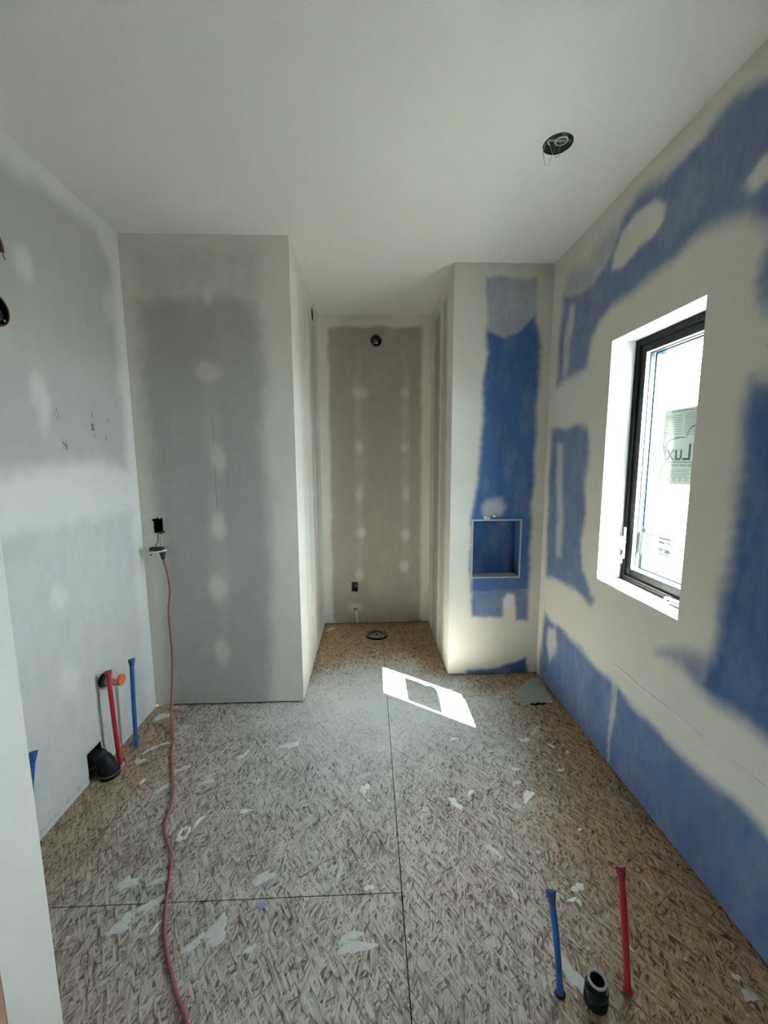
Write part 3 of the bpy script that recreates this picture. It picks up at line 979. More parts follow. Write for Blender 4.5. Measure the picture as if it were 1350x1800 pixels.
ring(GX + 0.006, GX + 0.050, WY0 + q - 0.004, WY1 - q + 0.004, WZ0 + q - 0.004, WZ1 - q + 0.004, 0.012).build('protective_film', 'tape', win)

# lock lever on the far jamb
lv = MB().lathe([(0, -0.004), (0.011, -0.004), (0.011, 0.004), (0, 0.004)], (XF - 0.004, 1.952, 1.085), (1, 0, 0), 16)
lv.box((XF - 0.007, 1.944, 1.00), (XF, 1.960, 1.16))
lever = lv.build('lock_plate', 'metal_white', win, bevel=0.003)
MB().tube([(XF - 0.012, 1.950, 1.045), (XF - 0.022, 1.947, 1.075), (XF - 0.026, 1.944, 1.115)], [0.005, 0.007, 0.008], 10).build('lock_lever', 'metal_white', lever)
MB().tube([(XF - 0.010, 1.952, 1.020), (XF - 0.012, 1.952, 0.975)], 0.004, 8).build('lock_rod', 'metal_white', lever)
# folding crank on the bottom rail
ck = MB().prism([(-.045, -.012), (.045, -.012), (.052, 0), (.045, .012), (-.045, .012), (-.052, 0)], lambda a, b2, t: (XF - 0.012 + b2, 1.555 + a, WZ0 + t), 0.001, 0.016)
crank = ck.build('crank_housing', 'metal_white', win, bevel=0.003)
MB().tube([(XF - 0.018, 1.510, WZ0 + 0.020), (XF - 0.024, 1.545, WZ0 + 0.026), (XF - 0.024, 1.600, WZ0 + 0.024), (XF - 0.016, 1.628, WZ0 + 0.014)], [0.008, 0.007, 0.006, 0.008], 10).build('crank_arm', 'metal_white', crank)
MB().lathe([(0, 0), (0.009, 0), (0.010, 0.012), (0.006, 0.018), (0, 0.018)], (XF - 0.018, 1.510, WZ0 + 0.018), (0, 0, 1), 14).build('crank_knob', 'black', crank)


def text_mesh(body, size, loc, facing, mat, parent, name='lettering', bold=0.0, spacing=1.0):
    cu = bpy.data.curves.new(name, 'FONT')
    cu.body = body
    cu.size = size
    cu.extrude = 0.0002
    cu.offset = bold
    cu.space_character = spacing
    cu.resolution_u = 3
    ob = bpy.data.objects.new(name, cu)
    C.objects.link(ob)
    dg = bpy.context.evaluated_depsgraph_get()
    me = bpy.data.meshes.new_from_object(ob.evaluated_get(dg))
    C.objects.unlink(ob); bpy.data.objects.remove(ob)
    xa, ya = Vector(facing[0]), Vector(facing[1])
    za = xa.cross(ya)
    me.transform(Matrix(((xa.x, ya.x, za.x, 0), (xa.y, ya.y, za.y, 0), (xa.z, ya.z, za.z, 0), (0, 0, 0, 1))))
    me.materials.clear(); me.materials.append(M[mat])
    o = bpy.data.objects.new(name, me)
    C.objects.link(o)
    o.parent = parent
    o.location = Vector(loc) - parent_world(parent)
    return o


OUT = ((0, 1, 0), (0, 0, 1))      # written to be read from outside: mirrored from the room
INN = ((0, -1, 0), (0, 0, 1))
SX = GX + 0.0048
# big instruction sheet stuck on the outer side of the glass
sy0, sy1, sz0, sz1 = 1.540, 1.838, 1.388, 1.712
sheet_poly = [(sy0, sz0 + 0.008), (1.66, sz0), (1.775, sz0 - 0.004), (1.822, sz0 + 0.01), (1.832, sz0 + 0.055), (1.812, sz0 + 0.10), (sy1 - 0.015, sz0 + 0.17), (sy1 - 0.018, sz1), (sy0, sz1)]
st = MB().prism(sheet_poly, lambda a, b2, t: (t, a, b2), SX, SX + 0.0006).build('instruction_sticker', 'paper', win)
PX = SX - 0.0004


def bars(parent, rows, mat='print_soft', name='print_line'):
    b = MB()
    for (y0, y1, z, t) in rows:
        b.box((PX - 0.0001, y0, z - t), (PX + 0.0002, y1, z + t))
    return b.build(name, mat, parent)


text_mesh('INSTALLING LUX WINDOWS AND', 0.0125, (PX, 1.585, 1.697), OUT, 'print', st)
rows = []
rs = random.Random(9)
for i in range(9):
    z = 1.684 - i * 0.0098
    rows.append((1.715, 1.815 - rs.uniform(0, .02), z, 0.0011))
for i in range(11):
    z = 1.688 - i * 0.0088
    rows.append((1.60, 1.705 - rs.uniform(0, .012), z, 0.0011))
bars(st, rows)
rows = [(1.64 + rs.uniform(0, .02), 1.765, 1.452 - i * 0.0085, 0.0010) for i in range(5)]
bars(st, rows)
text_mesh('Lux', 0.098, (PX, 1.648, 1.492), OUT, 'print_blue', st, 'logo_lettering', 0.0006)
MB().box((PX - 0.0001, 1.60, 1.4815), (PX + 0.0002, 1.795, 1.4845)).build('logo_rule', 'print', st)
text_mesh('WINDOWS AND GLASS LTD', 0.0165, (PX, 1.583, 1.464), OUT, 'print', st)


def arc_strip(cy, cz, ry, rz, a0, a1, w0, w1, n=20):
    b = MB(); vs = []; fs = []
    for i in range(n + 1):
        t = i / n; a = math.radians(a0 + (a1 - a0) * t)
        w = w0 + (w1 - w0) * math.sin(math.pi * t)
        for k in (0, 1):
            vs.append((PX, cy + (ry + k * w) * math.cos(a), cz + (rz + k * w) * math.sin(a)))
    for i in range(n):
        fs.append((2 * i, 2 * i + 1, 2 * i + 3, 2 * i + 2))
    b.add(vs, fs)
    return b


# logo outline: a bracket at the far end, a sweeping arch, a second arch over the letters
arc_strip(1.765, 1.528, 0.032, 0.055, -55, 90, 0.002, 0.005).build('logo_outline', 'print_blue', st)
arc_strip(1.700, 1.575, 0.070, 0.012, 15, 100, 0.002, 0.005).build('logo_outline', 'print_blue', st)
arc_strip(1.625, 1.585, 0.055, 0.050, 0, 180, 0.002, 0.006).build('logo_outline', 'print_blue', st)
arc_strip(1.812, 1.548, 0.003, 0.003, 0, 350, 0.002, 0.002, 10).build('trademark_dot', 'print', st)
for y in (1.63, 1.665, 1.70, 1.735, 1.768):
    arc_strip(y, 1.408, 0.004, 0.005, 0, 359, 0.002, 0.002, 6).build('care_symbol', 'print', st)
# two smaller labels on the inner side, low down
SI = GX - 0.0008
s2 = MB().box((SI - 0.0004, 1.806, 1.035), (SI, 1.900, 1.165)).build('rating_sticker', 'paper', win)
PX = SI - 0.0006
text_mesh('Canada', 0.017, (PX, 1.878, 1.148), INN, 'print', s2)
bars(s2, [(1.808, 1.898, 1.140, 0.0015)] + [(1.83, 1.89 - rs.uniform(0, .03), 1.128 - i * 0.011, 0.0013) for i in range(8)], 'print')
MB().box((PX - 0.0001, 1.882, 1.144), (PX + 0.0002, 1.899, 1.163)).build('flag_mark', 'print', s2)
s3 = MB().box((SI - 0.0004, 1.705, 1.055), (SI, 1.792, 1.150)).build('energy_sticker', 'paper2', win)
bars(s3, [(1.715, 1.785, 1.138, 0.003), (1.715, 1.74, 1.120, 0.002), (1.75, 1.785, 1.118, 0.004), (1.712, 1.788, 1.100, 0.001), (1.755, 1.785, 1.085, 0.004), (1.715, 1.745, 1.082, 0.008), (1.715, 1.78, 1.065, 0.002)], 'print')

# ------------------------------------------------------------------ recessed niche in the block
ni = thing('wall_niche', 'square blue recessed niche with grey edge trim in the wall beside the window', 'niche', ((NX0 + NX1) / 2, YE, NZ0))
ND = 0.100
MB().box((NX0 - .01, YE + ND, NZ0 - .01), (NX1 + .01, YE + ND + .012, NZ1 + .01)).build('back_panel', 'blueboard', ni)
MB().box((NX0 - .012, YE + .001, NZ0), (NX0, YE + ND, NZ1)).build('side_panel', 'blueboard', ni)
MB().box((NX1, YE + .001, NZ0), (NX1 + .012, YE + ND, NZ1)).build('side_panel', 'blueboard', ni)
MB().box((NX0 - .012, YE + .001, NZ1), (NX1 + .012, YE + ND, NZ1 + .012)).build('top_panel', 'blueboard', ni)
MB().box((NX0 - .012, YE + .001, NZ0 - .012), (NX1 + .012, YE + ND, NZ0)).build('niche_shelf', 'bead', ni)
for nm in ('back_panel', 'side_panel', 'top_panel'):
    for ob in [o for o in ni.children if o.name.startswith(nm)]:
        at = ob.data.attributes.new('bare', 'FLOAT', 'POINT')
        at.data.foreach_set('value', np.full(len(ob.data.vertices), 1.0, np.float32))
w = 0.009
for a, b2 in (((NX0 - w, NZ0 - w), (NX0 + .001, NZ1 + w)), ((NX1 - .001, NZ0 - w), (NX1 + w, NZ1 + w)), ((NX0 + .001, NZ1 - .001), (NX1 - .001, NZ1 + w)), ((NX0 + .001, NZ0 - w), (NX1 - .001, NZ0 + .001))):
    MB().box((a[0], YE - .0035, a[1]), (b2[0], YE + .002, b2[1])).build('trim_strip', 'bead', ni, bevel=0.001)
wb = bpy.data.objects['wall_back_right']
for (x, z) in ((NX0 + .195, NZ1 + .022), (NX1 + .024, NZ1 - .07), (NX1 + .020, NZ0 + .11), (NX0 + .06, NZ0 - .028), (NX0 + .22, NZ0 - .028)):
    MB().lathe([(0, 0.0012), (0.0035, 0.001), (0.004, 0)], (x, YE, z), (0, -1, 0), 10).build('screw_head', 'black', wb)
for (x, z, a) in ((NX0 + .08, NZ1 + .020, .012), (NX0 + .14, NZ1 + .030, .010), (NX0 + .10, NZ1 + .012, .014), (NX0 - .014, NZ1 - .16, .006)):
    MB().lathe([(0, 0.003), (a * .7, 0.0022), (a, 0)], (x, YE, z), (0, -1, 0), 12).build('compound_lump', 'splat', wb)


# ------------------------------------------------------------------ electrical boxes
def torus(c, axis, R_, r, n=28, k=8, a0=0.0, a1=360.0):
    ax = Vector(axis).normalized()
    ref = Vector((0, 0, 1)) if abs(ax.z) < 0.9 else Vector((1, 0, 0))
    u = ax.cross(ref).normalized(); w2 = ax.cross(u); c = Vector(c)
    pts = []
    for i in range(n + 1):
        a = math.radians(a0 + (a1 - a0) * i / n)
        pts.append(c + (u * math.cos(a) + w2 * math.sin(a)) * R_)
    return MB().tube(pts, r, k, cap=(abs(a1 - a0) < 359))


def round_box(name, label, c, axis, r, cup_mat, n=32, depth=0.045, start=0.0):
    """cup let into a wall or ceiling; axis points into the room"""
    t = thing(name, label, 'electrical box', c)
    ax = Vector(axis)
    MB().lathe([(0, -depth), (r * .94, -depth), (r * .97, 0.0015), (r * 1.03, 0.0015), (r * 1.03, -depth - .003), (0, -depth - .003)], c, axis, n, start).build('box_shell', cup_mat, t)
    return t


# ceiling box
cb = round_box('ceiling_light_box', 'round galvanised light box with dangling wires in the white ceiling', (LBX, LBY, H), (0, 0, -1), LBR * 0.97, 'steel')
torus((LBX, LBY, H - 0.001), (0, 0, 1), LBR * 0.97, 0.0022).build('box_rim', 'black', cb)
MB().lathe([(0, 0), (.026, 0), (.028, .006), (.018, .010), (.012, .004), (0, .004)], (LBX + .012, LBY - .002, H + .030), (0, 0, -1), 24).build('center_plate', 'pale_grey', cb)
MB().box((LBX - .050, LBY - .008, H + .010), (LBX + .050, LBY + .006, H + .013)).build('mounting_strap', 'steel', cb)
torus((LBX + .014, LBY + .002, H + .012), (0, 0, 1), .022, .003, 24, 8).build('coiled_wire', 'wire', cb)
torus((LBX - .018, LBY + .010, H + .016), (0, 0, 1), .016, .0028, 24, 8, 20, 300).build('coiled_wire', 'wire', cb)
MB().tube([(LBX - .045, LBY + .010, H + .02), (LBX - .047, LBY + .024, H - .012), (LBX - .030, LBY + .045, H - .045), (LBX - .020, LBY + .040, H - .047), (LBX - .005, LBY + .020, H - .01), (LBX, LBY + .01, H + .02)], .0014, 6).build('hanging_wire', 'wire', cb)
MB().tube([(LBX - .020, LBY + .030, H + .02), (LBX - .005, LBY + .035, H - .012), (LBX + .012, LBY + .036, H - .024), (LBX + .018, LBY + .030, H - .022), (LBX + .018, LBY + .015, H + .02)], .0016, 6).build('hanging_wire', 'wire', cb)
for s in (-1, 1):
    MB().lathe([(0, .003), (.004, .002), (.0045, 0)], (LBX + s * .043, LBY - .001, H + .010), (0, 0, -1), 10).build('screw', 'steel', cb)

# alcove back wall: octagonal box
ob_ = round_box('octagon_box', 'black octagonal light box high on the alcove back wall', (0.067, YC, 2.498), (0, -1, 0), 0.049, 'black', 8, 0.05, math.pi / 8)
torus((0.064, YC - .001 + .012, 2.496), (0, 1, 0), .022, .0035, 24, 8).build('coiled_wire', 'cable', ob_)
torus((0.070, YC + .008, 2.492), (0, 1, 0), .011, .003, 20, 8, 0, 280).build('coiled_wire', 'wire', ob_)
for a in (0.7, 3.84):
    MB().lathe([(0, .004), (.0045, .003), (.005, 0)], (0.067 + .040 * math.cos(a), YC + .006, 2.498 + .040 * math.sin(a)), (0, -1, 0), 10).build('screw', 'steel', ob_)
# alcove left wall: box seen edge on
ob_ = round_box('side_light_box', 'round black box seen edge-on high in the alcove left wall', (XB, NLY, NLZ), (1, 0, 0), 0.045, 'black')
torus((XB - .012, NLY, NLZ), (1, 0, 0), .020, .003, 24, 8).build('coiled_wire', 'cable', ob_)
# left wall, cut by the picture edge
ob_ = round_box('vanity_light_box', 'round black light box in the left wall at the picture edge', (XL, LBXY[0], LBXY[1]), (1, 0, 0), 0.052, 'black')
torus((XL - .010, LBXY[0] + .01, LBXY[1] - .01), (1, 0, 0), .024, .004, 24, 8).build('coiled_wire', 'greyseal', ob_)
torus((XL + .001, LBXY[0], LBXY[1]), (1, 0, 0), .054, .003, 32, 6).build('box_rim', 'cable', ob_)
MB().lathe([(0, .004), (.0045, .003), (.005, 0)], (XL - .004, LBXY[0] + .036, LBXY[1] - .028), (1, 0, 0), 10).build('screw', 'steel', ob_)
cs = thing('cable_end', 'short brown cable end poking from the left wall above the round box', 'cable', (XL, 1.612, 2.30))
MB().tube([(XL - .01, 1.600, 2.315), (XL + .010, 1.606, 2.305), (XL + .013, 1.613, 2.275), (XL + .010, 1.619, 2.250)], .006, 10).build('sheath', 'cable', cs)
MB().tube([(XL + .010, 1.619, 2.252), (XL + .008, 1.624, 2.240), (XL + .006, 1.632, 2.232)], .0016, 6).build('conductor', 'cable', cs)


def gang_box(name, label, x0, x1, z0, z1, yw, cat='outlet box'):
    t = thing(name, label, cat, ((x0 + x1) / 2, yw, z0))
    b = MB(); th = .0022; d = .055
    b.box((x0, yw - .0012, z0), (x0 + th, yw + d, z1)).box((x1 - th, yw - .0012, z0), (x1, yw + d, z1))
    b.box((x0 + th, yw - .0012, z0), (x1 - th, yw + d, z0 + th)).box((x0 + th, yw - .0012, z1 - th), (x1 - th, yw + d, z1))
    b.box((x0, yw + d, z0), (x1, yw + d + .003, z1))
    # lip that laps the cut edge of the board
    for (xa, xb, za, zb) in ((x0 - .0015, x0 + .001, z0 - .0015, z1 + .0015), (x1 - .001, x1 + .0015, z0 - .0015, z1 + .0015), (x0, x1, z0 - .0015, z0 + .001), (x0, x1, z1 - .001, z1 + .0015)):
        b.box((xa, yw - .0016, za), (xb, yw - .0002, zb))
    b.build('box_shell', 'black', t)
    for s, zz in ((-1, z1), (1, z0)):
        MB().prism([(-.008, -.003), (.008, -.003), (.006, .006), (-.002, .008), (-.006, .004)], lambda a, c, q: ((x0 + x1) / 2 + s * .012 + a, yw - .002 + q, zz - s * (-c) * 1.0 if s < 0 else zz - c), 0, .004).build('mounting_tab', 'black', t)
    return t


gb = gang_box('outlet_box', 'open black outlet box with wires hanging out above the red cord', OX0, OX1, OZ0, OZ1, YA)
# ragged paper round the cut-out
for (x, z, a) in ((OX0 - .004, OZ1 - .006, .008), (OX1 + .003, OZ0 + .006, .009), (OX1 - .004, OZ1 + .002, .006), (-1.232, OZ1 + .003, .007)):
    MB().lathe([(0, .0015), (a * .8, .001), (a, 0)], (x, YA, z), (0, -1, 0), 6).build('torn_edge', 'black', gb)
gb2 = gang_box('alcove_outlet_box', 'small open black outlet box low on the alcove back wall', NOX0, NOX1, NOZ0, NOZ1, YC)
MB().tube([(-.148, YC + .05, .33), (-.146, YC + .012, .345), (-.140, YC + .008, .365), (-.136, YC + .02, .385)], .004, 8).build('cable_end', 'cable', gb2)
MB().tube([(-.130, YC + .05, .34), (-.132, YC + .010, .35), (-.128, YC + .012, .372)], .003, 8).build('cable_end', 'wire', gb2)

# hanging receptacle
RXC, RYC, RZC = -1.222, 2.318, 0.985
rc = thing('hanging_receptacle', 'loose power outlet hanging by its wires below the open black box', 'power outlet', (RXC, RYC, RZC))
MB().box((RXC - .036, RYC - .016, RZC + .004), (RXC + .036, RYC + .016, RZC + .026)).build('outlet_body', 'black', rc, bevel=0.003)
MB().prism([(-.052, -.022), (-.040, -.029), (.040, -.029), (.052, -.022), (.052, .010), (.040, .017), (-.040, .017), (-.052, .010)], lambda a, b2, t: (RXC + a, RYC + b2, RZC + .008 * a / .05 + t), -.004, .0035).build('outlet_face', 'white_plastic', rc, bevel=0.001)
MB().box((RXC - .060, RYC - .006, RZC + .002), (RXC + .060, RYC + .006, RZC + .0045)).build('mounting_yoke', 'steel', rc)
MB().lathe([(0, 0), (.0025, 0), (.0025, .016), (.006, .018), (.006, .021), (0, .022)], (RXC - .038, RYC, RZC - .002), (0.15, 0, -1), 10).build('mounting_screw', 'black', rc)
MB().tube([(-1.226, YA + .02, 1.10), (-1.226, YA - .020, 1.085), (-1.217, RYC + .012, 1.055), (-1.216, RYC + .004, 1.040), (-1.226, RYC, 1.020), (-1.236, RYC, RZC + .022)], .0022, 8).build('wire', 'black', rc)
MB().tube([(-1.216, YA + .02, 1.10), (-1.214, YA - .018, 1.080), (-1.206, RYC + .010, 1.040), (-1.196, RYC, RZC + .022)], .0009, 6).build('ground_wire', 'copper', rc)

# ------------------------------------------------------------------ extension cord
cd = thing('extension_cord', 'long red extension cord dropping from the outlet and snaking over the floor', 'extension cord', (-1.08, 2.06, 0))
PXX, PYY = -1.192, 2.318
MB().lathe([(0, 0), (.016, 0), (.017, .010), (.013, .018), (.012, .030), (.008, .044), (.006, .046), (0, .046)], (PXX, PYY, RZC - .003), (0.10, -.10, -1), 20).build('plug', 'black', cd)


def smooth_path(pts, n=8):
    P = [Vector(q) for q in pts]
    P = [P[0] * 2 - P[1]] + P + [P[-1] * 2 - P[-2]]
    out = []
    for i in range(1, len(P) - 2):
        for k in range(n):
            t = k / n
            a, b2, c, d2 = P[i - 1], P[i], P[i + 1], P[i + 2]
            out.append(0.5 * ((2 * b2) + (c - a) * t + (2 * a - 5 * b2 + 4 * c - d2) * t * t + (3 * b2 - a - 3 * c + d2) * t ** 3))
    out.append(P[-2])
    return out


cr = 0.0058
cpath = [(PXX + .005, PYY - .005, RZC - .046), (-1.168, 2.309, 0.86), (-1.158, 2.303, .753), (-1.168, 2.290, .62), (-1.150, 2.258, .375), (-1.150, 2.205, .105), (-1.138, 2.165, .035), (-1.115, 2.125, cr + .003),
         (-1.075, 2.050, cr), (-1.023, 1.922, cr), (-0.92, 1.726, cr), (-0.88, 1.617, cr), (-0.861, 1.527, cr), (-0.816, 1.455, cr), (-0.771, 1.397, cr), (-0.74, 1.319, cr), (-0.712, 1.237, cr), (-0.674, 1.147, cr), (-0.632, 1.076, cr),
         (-0.599, 1.032, cr), (-0.554, 0.974, cr), (-0.508, 0.923, cr), (-0.44, 0.80, cr), (-0.40, 0.55, cr), (-0.46, 0.1, cr), (-0.62, -0.5, cr)]
MB().tube(smooth_path(cpath), cr, 10).build('cable', 'cord', cd)


# ------------------------------------------------------------------ plumbing
def supply_pipe(label, base, top, r, colour, bend=0.0, sleeve=None, flat_dir=(1, 0, 0)):
    """plastic supply tube through the floor with a pinched, capped end"""
    t = thing('supply_pipe', label, 'water pipe', (base[0], base[1], 0))
    b, p = Vector((base[0], base[1], -0.015)), Vector(top)
    pts = []
    for i in range(13):
        k = i / 12
        q = b.lerp(p, k)
        q.x += bend * math.sin(math.pi * k)
        pts.append(q)
    MB().tube(pts, r, 16).build('tube', colour, t)
    # crimped end: round tube pressed flat
    d = (pts[-1] - pts[-2]).normalized()
    fd = Vector(flat_dir)
    fd = (fd - d * fd.dot(d)).normalized(); wd = d.cross(fd)
    m2 = MB(); vs = []; fs = []; n2 = 16
    prof = [(-.030, r * 1.04, r * 1.04), (-.020, r * 1.15, r * 1.05), (-.008, r * 1.42, r * .75), (.006, r * 1.50, r * .55), (.008, r * 1.40, r * .40)]
    for (h, a, c) in prof:
        for k in range(n2):
            an = 2 * math.pi * k / n2
            vs.append(pts[-1] + d * h + fd * (a * math.cos(an)) + wd * (c * math.sin(an)))
    for i in range(len(prof) - 1):
        for k in range(n2):
            j = (k + 1) % n2
            fs.append((i * n2 + k, i * n2 + j, (i + 1) * n2 + j, (i + 1) * n2 + k))
    fs.append(tuple((len(prof) - 1) * n2 + k for k in range(n2)))
    m2.add(vs, fs); m2.smooth = True
    m2.build('crimped_end', colour + 'dark', t)
    MB().lathe([(r * 1.05, .0), (r * 1.55, .0), (r * 1.6, .0035), (r * 1.05, .006)], (base[0], base[1], 0), (0, 0, 1), 18).build('floor_hole_collar', sleeve or 'smear', t)
    return t


supply_pipe('red supply pipe with pinched end beside the left wall drain', (-1.251, 1.881), (-1.268, 1.881, .492), .0105, 'red', -.002, None, (0.75, 0.65, 0))
supply_pipe('blue supply pipe with pinched end near the left wall corner', (-1.245, 2.009), (-1.230, 2.009, .485), .0105, 'blue', -.002, 'grey_plastic', (0.75, 0.65, 0))
supply_pipe('blue supply pipe half hidden behind the wall end at far left', (-1.290, 1.360), (-1.2414, 1.400, .440), .0105, 'blue', 0, 'smear', (0.6, 0.8, 0))
supply_pipe('red supply pipe rising from the floor in the right foreground', (0.720, 0.940), (0.670, 0.940, .398), .0088, 'red', .003, 'reddark', (1, -.3, 0))
supply_pipe('blue supply pipe rising from the floor in the right foreground', (0.525, 0.940), (0.481, 0.940, .332), .0088, 'blue', .004, 'black', (1, -.3, 0))

# drain stub between the front pipes
ds = thing('floor_drain_stub', 'short black drain stub with pale rim between the foreground supply pipes', 'drain pipe', (.616, .922, 0))
MB().lathe([(.020, -.012), (.0245, -.012), (.0245, .070), (.0185, .070), (.0185, .010), (0, .010)], (.616, .922, 0), (0, 0, 1), 32).build('pipe', 'abs', ds)
MB().lathe([(.0248, .0), (.0305, .0), (.0310, .004), (.0310, .026), (.0295, .029), (.0290, .031), (.0302, .033), (.0302, .050), (.0285, .054), (.0248, .054)], (.616, .922, 0), (0, 0, 1), 32).build('coupling', 'abs', ds)
MB().lathe([(.0184, .068), (.0184, .0720), (.0200, .0735), (.0235, .0735), (.0250, .0720), (.0250, .0695), (.0246, .0695)], (.616, .922, 0), (0, 0, 1), 32).build('pale_rim', 'pale_grey', ds)

# drain elbow in the notch of the left wall
de = thing('drain_elbow', 'black drain elbow coming out of a notch at the foot of the left wall', 'drain pipe', (-1.262, 1.818, 0))
ep = [(-1.40, 1.820, .098), (-1.335, 1.820, .096), (-1.305, 1.819, .090), (-1.285, 1.819, .078), (-1.272, 1.818, .060), (-1.266, 1.818, .040), (-1.264, 1.818, -.012)]
MB().tube(ep, .036, 28).build('elbow', 'abs', de)
MB().tube([(-1.325, 1.820, .096), (-1.300, 1.819, .088)], .040, 28).build('hub', 'abs', de)
MB().lathe([(.036, .0), (.044, .0), (.0455, .004), (.0455, .022), (.0440, .026), (.036, .028)], (-1.264, 1.818, 0), (0, 0, 1), 32).build('hub', 'abs', de)
torus((-1.264, 1.818, .021), (0, 0, 1), .0452, .0014, 32, 6).build('pale_seam', 'pale_grey', de)
MB().box((XL - .09, 1.772, -.015), (XL - .088, 1.868, .142)).build('notch_lining', 'void', wl)
for a, b2 in (((XL - .09, 1.770, -.015), (XL, 1.772, .142)), ((XL - .09, 1.868, -.015), (XL, 1.870, .142)), ((XL - .09, 1.770, .142), (XL, 1.870, .144))):
    MB().box(a, b2).build('notch_lining', 'void', wl)

# horizontal drain stub with an orange test cap
hs = thing('wall_drain_stub', 'horizontal drain stub with white label and orange cap sticking out behind red pipe', 'drain pipe', (XL, 1.925, .430))
AX = (1, 0, 0); hc = (XL, 1.925, .428)
MB().lathe([(.024, -.02), (.026, -.02), (.026, .080), (.024, .080)], hc, AX, 28).build('pipe', 'abs', hs)
MB().lathe([(.0262, .0005), (.033, .0005), (.034, .006), (.031, .018), (.0262, .020)], hc, AX, 28).build('wall_collar', 'abs', hs)
lb = MB().lathe([(.0262, .026), (.0268, .027), (.0268, .082), (.0262, .083)], hc, AX, 28).build('label_wrap', 'label_white', hs)
for a in (0.3, 1.5, 2.7, 3.9, 5.1):
    for (h0, h1, wd) in ((.032, .050, .005), (.056, .064, .009), (.070, .076, .004)):
        vs = []
        for s in (-1, 1):
            for h in (h0, h1):
                an = a + s * wd / .027
                vs.append((XL + h, 1.925 + .0271 * math.cos(an), .428 + .0271 * math.sin(an)))
        m2 = MB(); m2.add(vs, [(0, 1, 3, 2)]); m2.build('label_print', 'label_red', lb)
MB().lathe([(0, .098), (.018, .098), (.027, .096), (.0285, .093), (.0285, .086), (.0265, .084)], hc, AX, 28).build('test_cap', 'orange', hs)

# alcove stub-out for the toilet
so = thing('supply_stub_out', 'thin white pipe stub poking from the alcove back wall', 'water pipe', (-.139, YC, .134))
MB().tube([(-.139, YC + .01, .136), (-.130, 3.48, .128), (-.118, 3.37, .112)], .0088, 12).build('tube', 'white_pex', so)
MB().lathe([(.009, 0), (.016, .0005), (.016, .003), (.009, .004)], (-.139, YC, .136), (0, -1, 0), 16).build('wall_hole_collar', 'void', so)
MB().tube([(-.1185, 3.375, .1125), (-.1165, 3.355, .1095)], .0105, 12).build('end_plug', 'white_pex', so)

# toilet flange
tf = thing('toilet_flange', 'round grey toilet flange with dark slots on the alcove floor', 'toilet flange', (.051, 3.318, 0))
fc = (.051, 3.318, 0)
MB().lathe([(.060, .0), (.092, .0), (.093, .003), (.093, .014), (.091, .016)], fc, (0, 0, 1), 48).build('flange_base', 'abs', tf)
MB().lathe([(.058, .010), (.058, .018), (.090, .018), (.0915, .016), (.0905, .014)], fc, (0, 0, 1), 48).build('flange_ring', 'grey_plastic', tf)
for k in range(8):
    a0 = math.radians(45 * k + 8); vs = []
    for i in range(6):
        a = a0 + math.radians(26) * i / 5
        vs += [(.051 + .068 * math.cos(a), 3.318 + .068 * math.sin(a), .0186), (.051 + .079 * math.cos(a), 3.318 + .079 * math.sin(a), .0186)]
    m2 = MB(); m2.add(vs, [(2 * i, 2 * i + 1, 2 * i + 3, 2 * i + 2) for i in range(5)])
    if k % 2 == 0 or k in (3, 7):
        m2.build('bolt_slot', 'void', tf)
MB().lathe([(0, .006), (.040, .007), (.052, .010), (.0585, .008), (.0585, .002)], fc, (0, 0, 1), 40).build('test_cap', 'grey_plastic', tf)
torus((.051, 3.318, .010), (0, 0, 1), .053, .004, 36, 8).build('cap_groove', 'abs', tf)
MB().lathe([(0, .016), (.006, .015), (.008, .006)], fc, (0, 0, 1), 14).build('cap_knob', 'abs', tf)

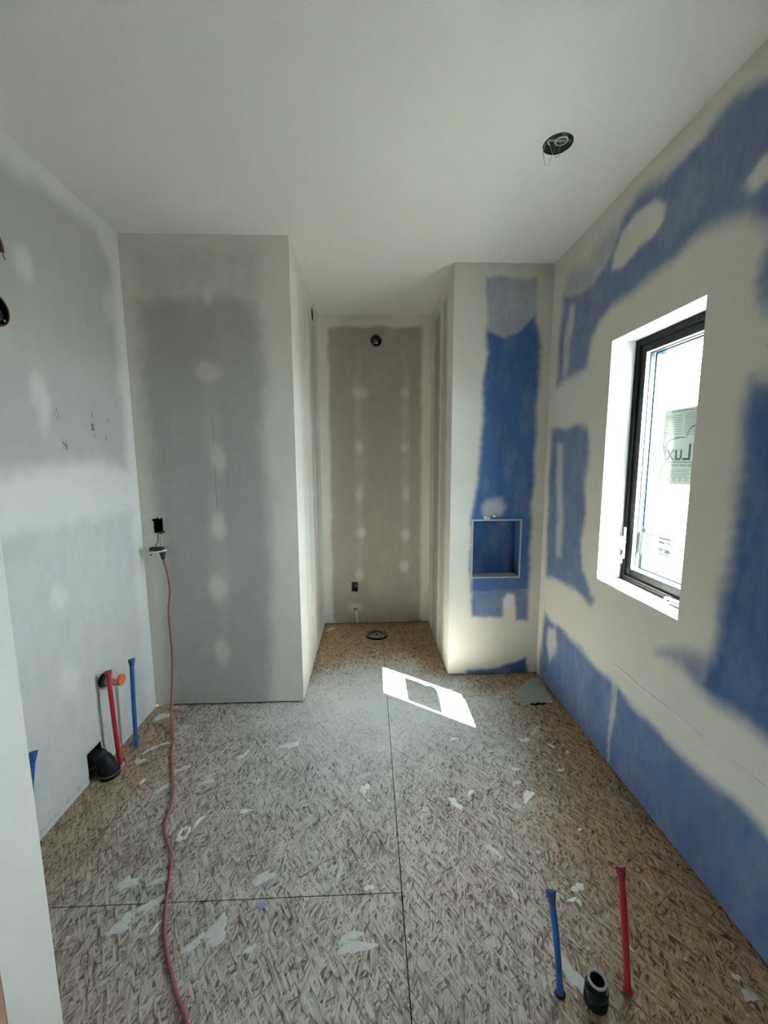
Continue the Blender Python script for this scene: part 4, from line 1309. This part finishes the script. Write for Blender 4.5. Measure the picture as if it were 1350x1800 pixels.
# ------------------------------------------------------------------ scraps on the floor
sp = [(1.006, 2.497), (1.075, 2.560), (1.150, 2.590), (1.150, 2.49), (1.129, 2.324), (1.121, 2.295), (1.053, 2.298), (0.969, 2.278), (0.917, 2.323), (0.942, 2.424)]
sh = thing('dusty_sheet', 'thin dusty grey sheet lying flat in the corner below the blue walls', 'sheet', (1.04, 2.42, 0))
vs = []; fs = []
cx, cy = 1.04, 2.42; NR = 6; fine = []
for i in range(len(sp)):
    a, b2 = sp[i], sp[(i + 1) % len(sp)]
    for k in range(4):
        t = k / 4
        fine.append((a[0] + (b2[0] - a[0]) * t + random.uniform(-.004, .004), a[1] + (b2[1] - a[1]) * t + random.uniform(-.004, .004)))
n = len(fine)
for r in range(NR + 1):
    for (x, y) in fine:
        k = r / NR
        px, py = cx + (x - cx) * (1 - k), cy + (y - cy) * (1 - k)
        px = min(px, XR - 0.004)
        vs.append((px, py, .0022 + (.0016 + .0016 * math.sin(px * 43 + py * 31)) * (1 if r else .6)))
for r in range(NR):
    for i in range(n):
        j = (i + 1) % n
        fs.append((r * n + i, r * n + j, (r + 1) * n + j, (r + 1) * n + i))
o2 = len(vs)
vs += [(v[0], v[1], .0004) for v in vs[:n]]
fs += [(i, o2 + i, o2 + (i + 1) % n, (i + 1) % n) for i in range(n)]
m2 = MB(); m2.add(vs, fs); m2.smooth = True
m2.build('sheet', 'sheet', sh)
pts = [(0.968 + .018 * i, 2.274 + .008 * math.sin(i * 2.3) + .002 * i, .004 + .003 * (i % 2)) for i in range(7)]
MB().tube(pts, [.002, .005, .004, .007, .004, .006, .002], 6).build('torn_edge', 'void', sh)
MB().tube([(1.10, 2.292, .004), (1.118, 2.300, .007), (1.126, 2.312, .005)], [.003, .006, .003], 6).build('curled_corner', 'splat', sh)


def scrap(name, label, cat, poly, mat, th):
    b = MB().prism(poly, lambda a, c, t: (a, c, t), .0005, th)
    cx = sum(p[0] for p in poly) / len(poly); cy = sum(p[1] for p in poly) / len(poly)
    return tag(b.build(name, mat, None, (cx, cy, 0)), label, cat)


scrap('wood_sliver', 'pale wood sliver lying on the floor left of the centre seam', 'wood chip', [(-.272, 1.298), (-.262, 1.294), (-.215, 1.325), (-.206, 1.338), (-.222, 1.336), (-.258, 1.312)], 'sliver', .004)
scrap('paper_scrap', 'small blue paper scrap lying at the cross seam of the floor', 'paper scrap', [(-.394, 1.212), (-.372, 1.222), (-.366, 1.205), (-.380, 1.190), (-.392, 1.198)], 'blue_paper', .003)

# ------------------------------------------------------------------ outdoors: pale ground below the window
m = MB(); m.box((-45, -45, -0.75), (45, 45, -0.60))
o = m.build('ground', 'ground'); struct(o)
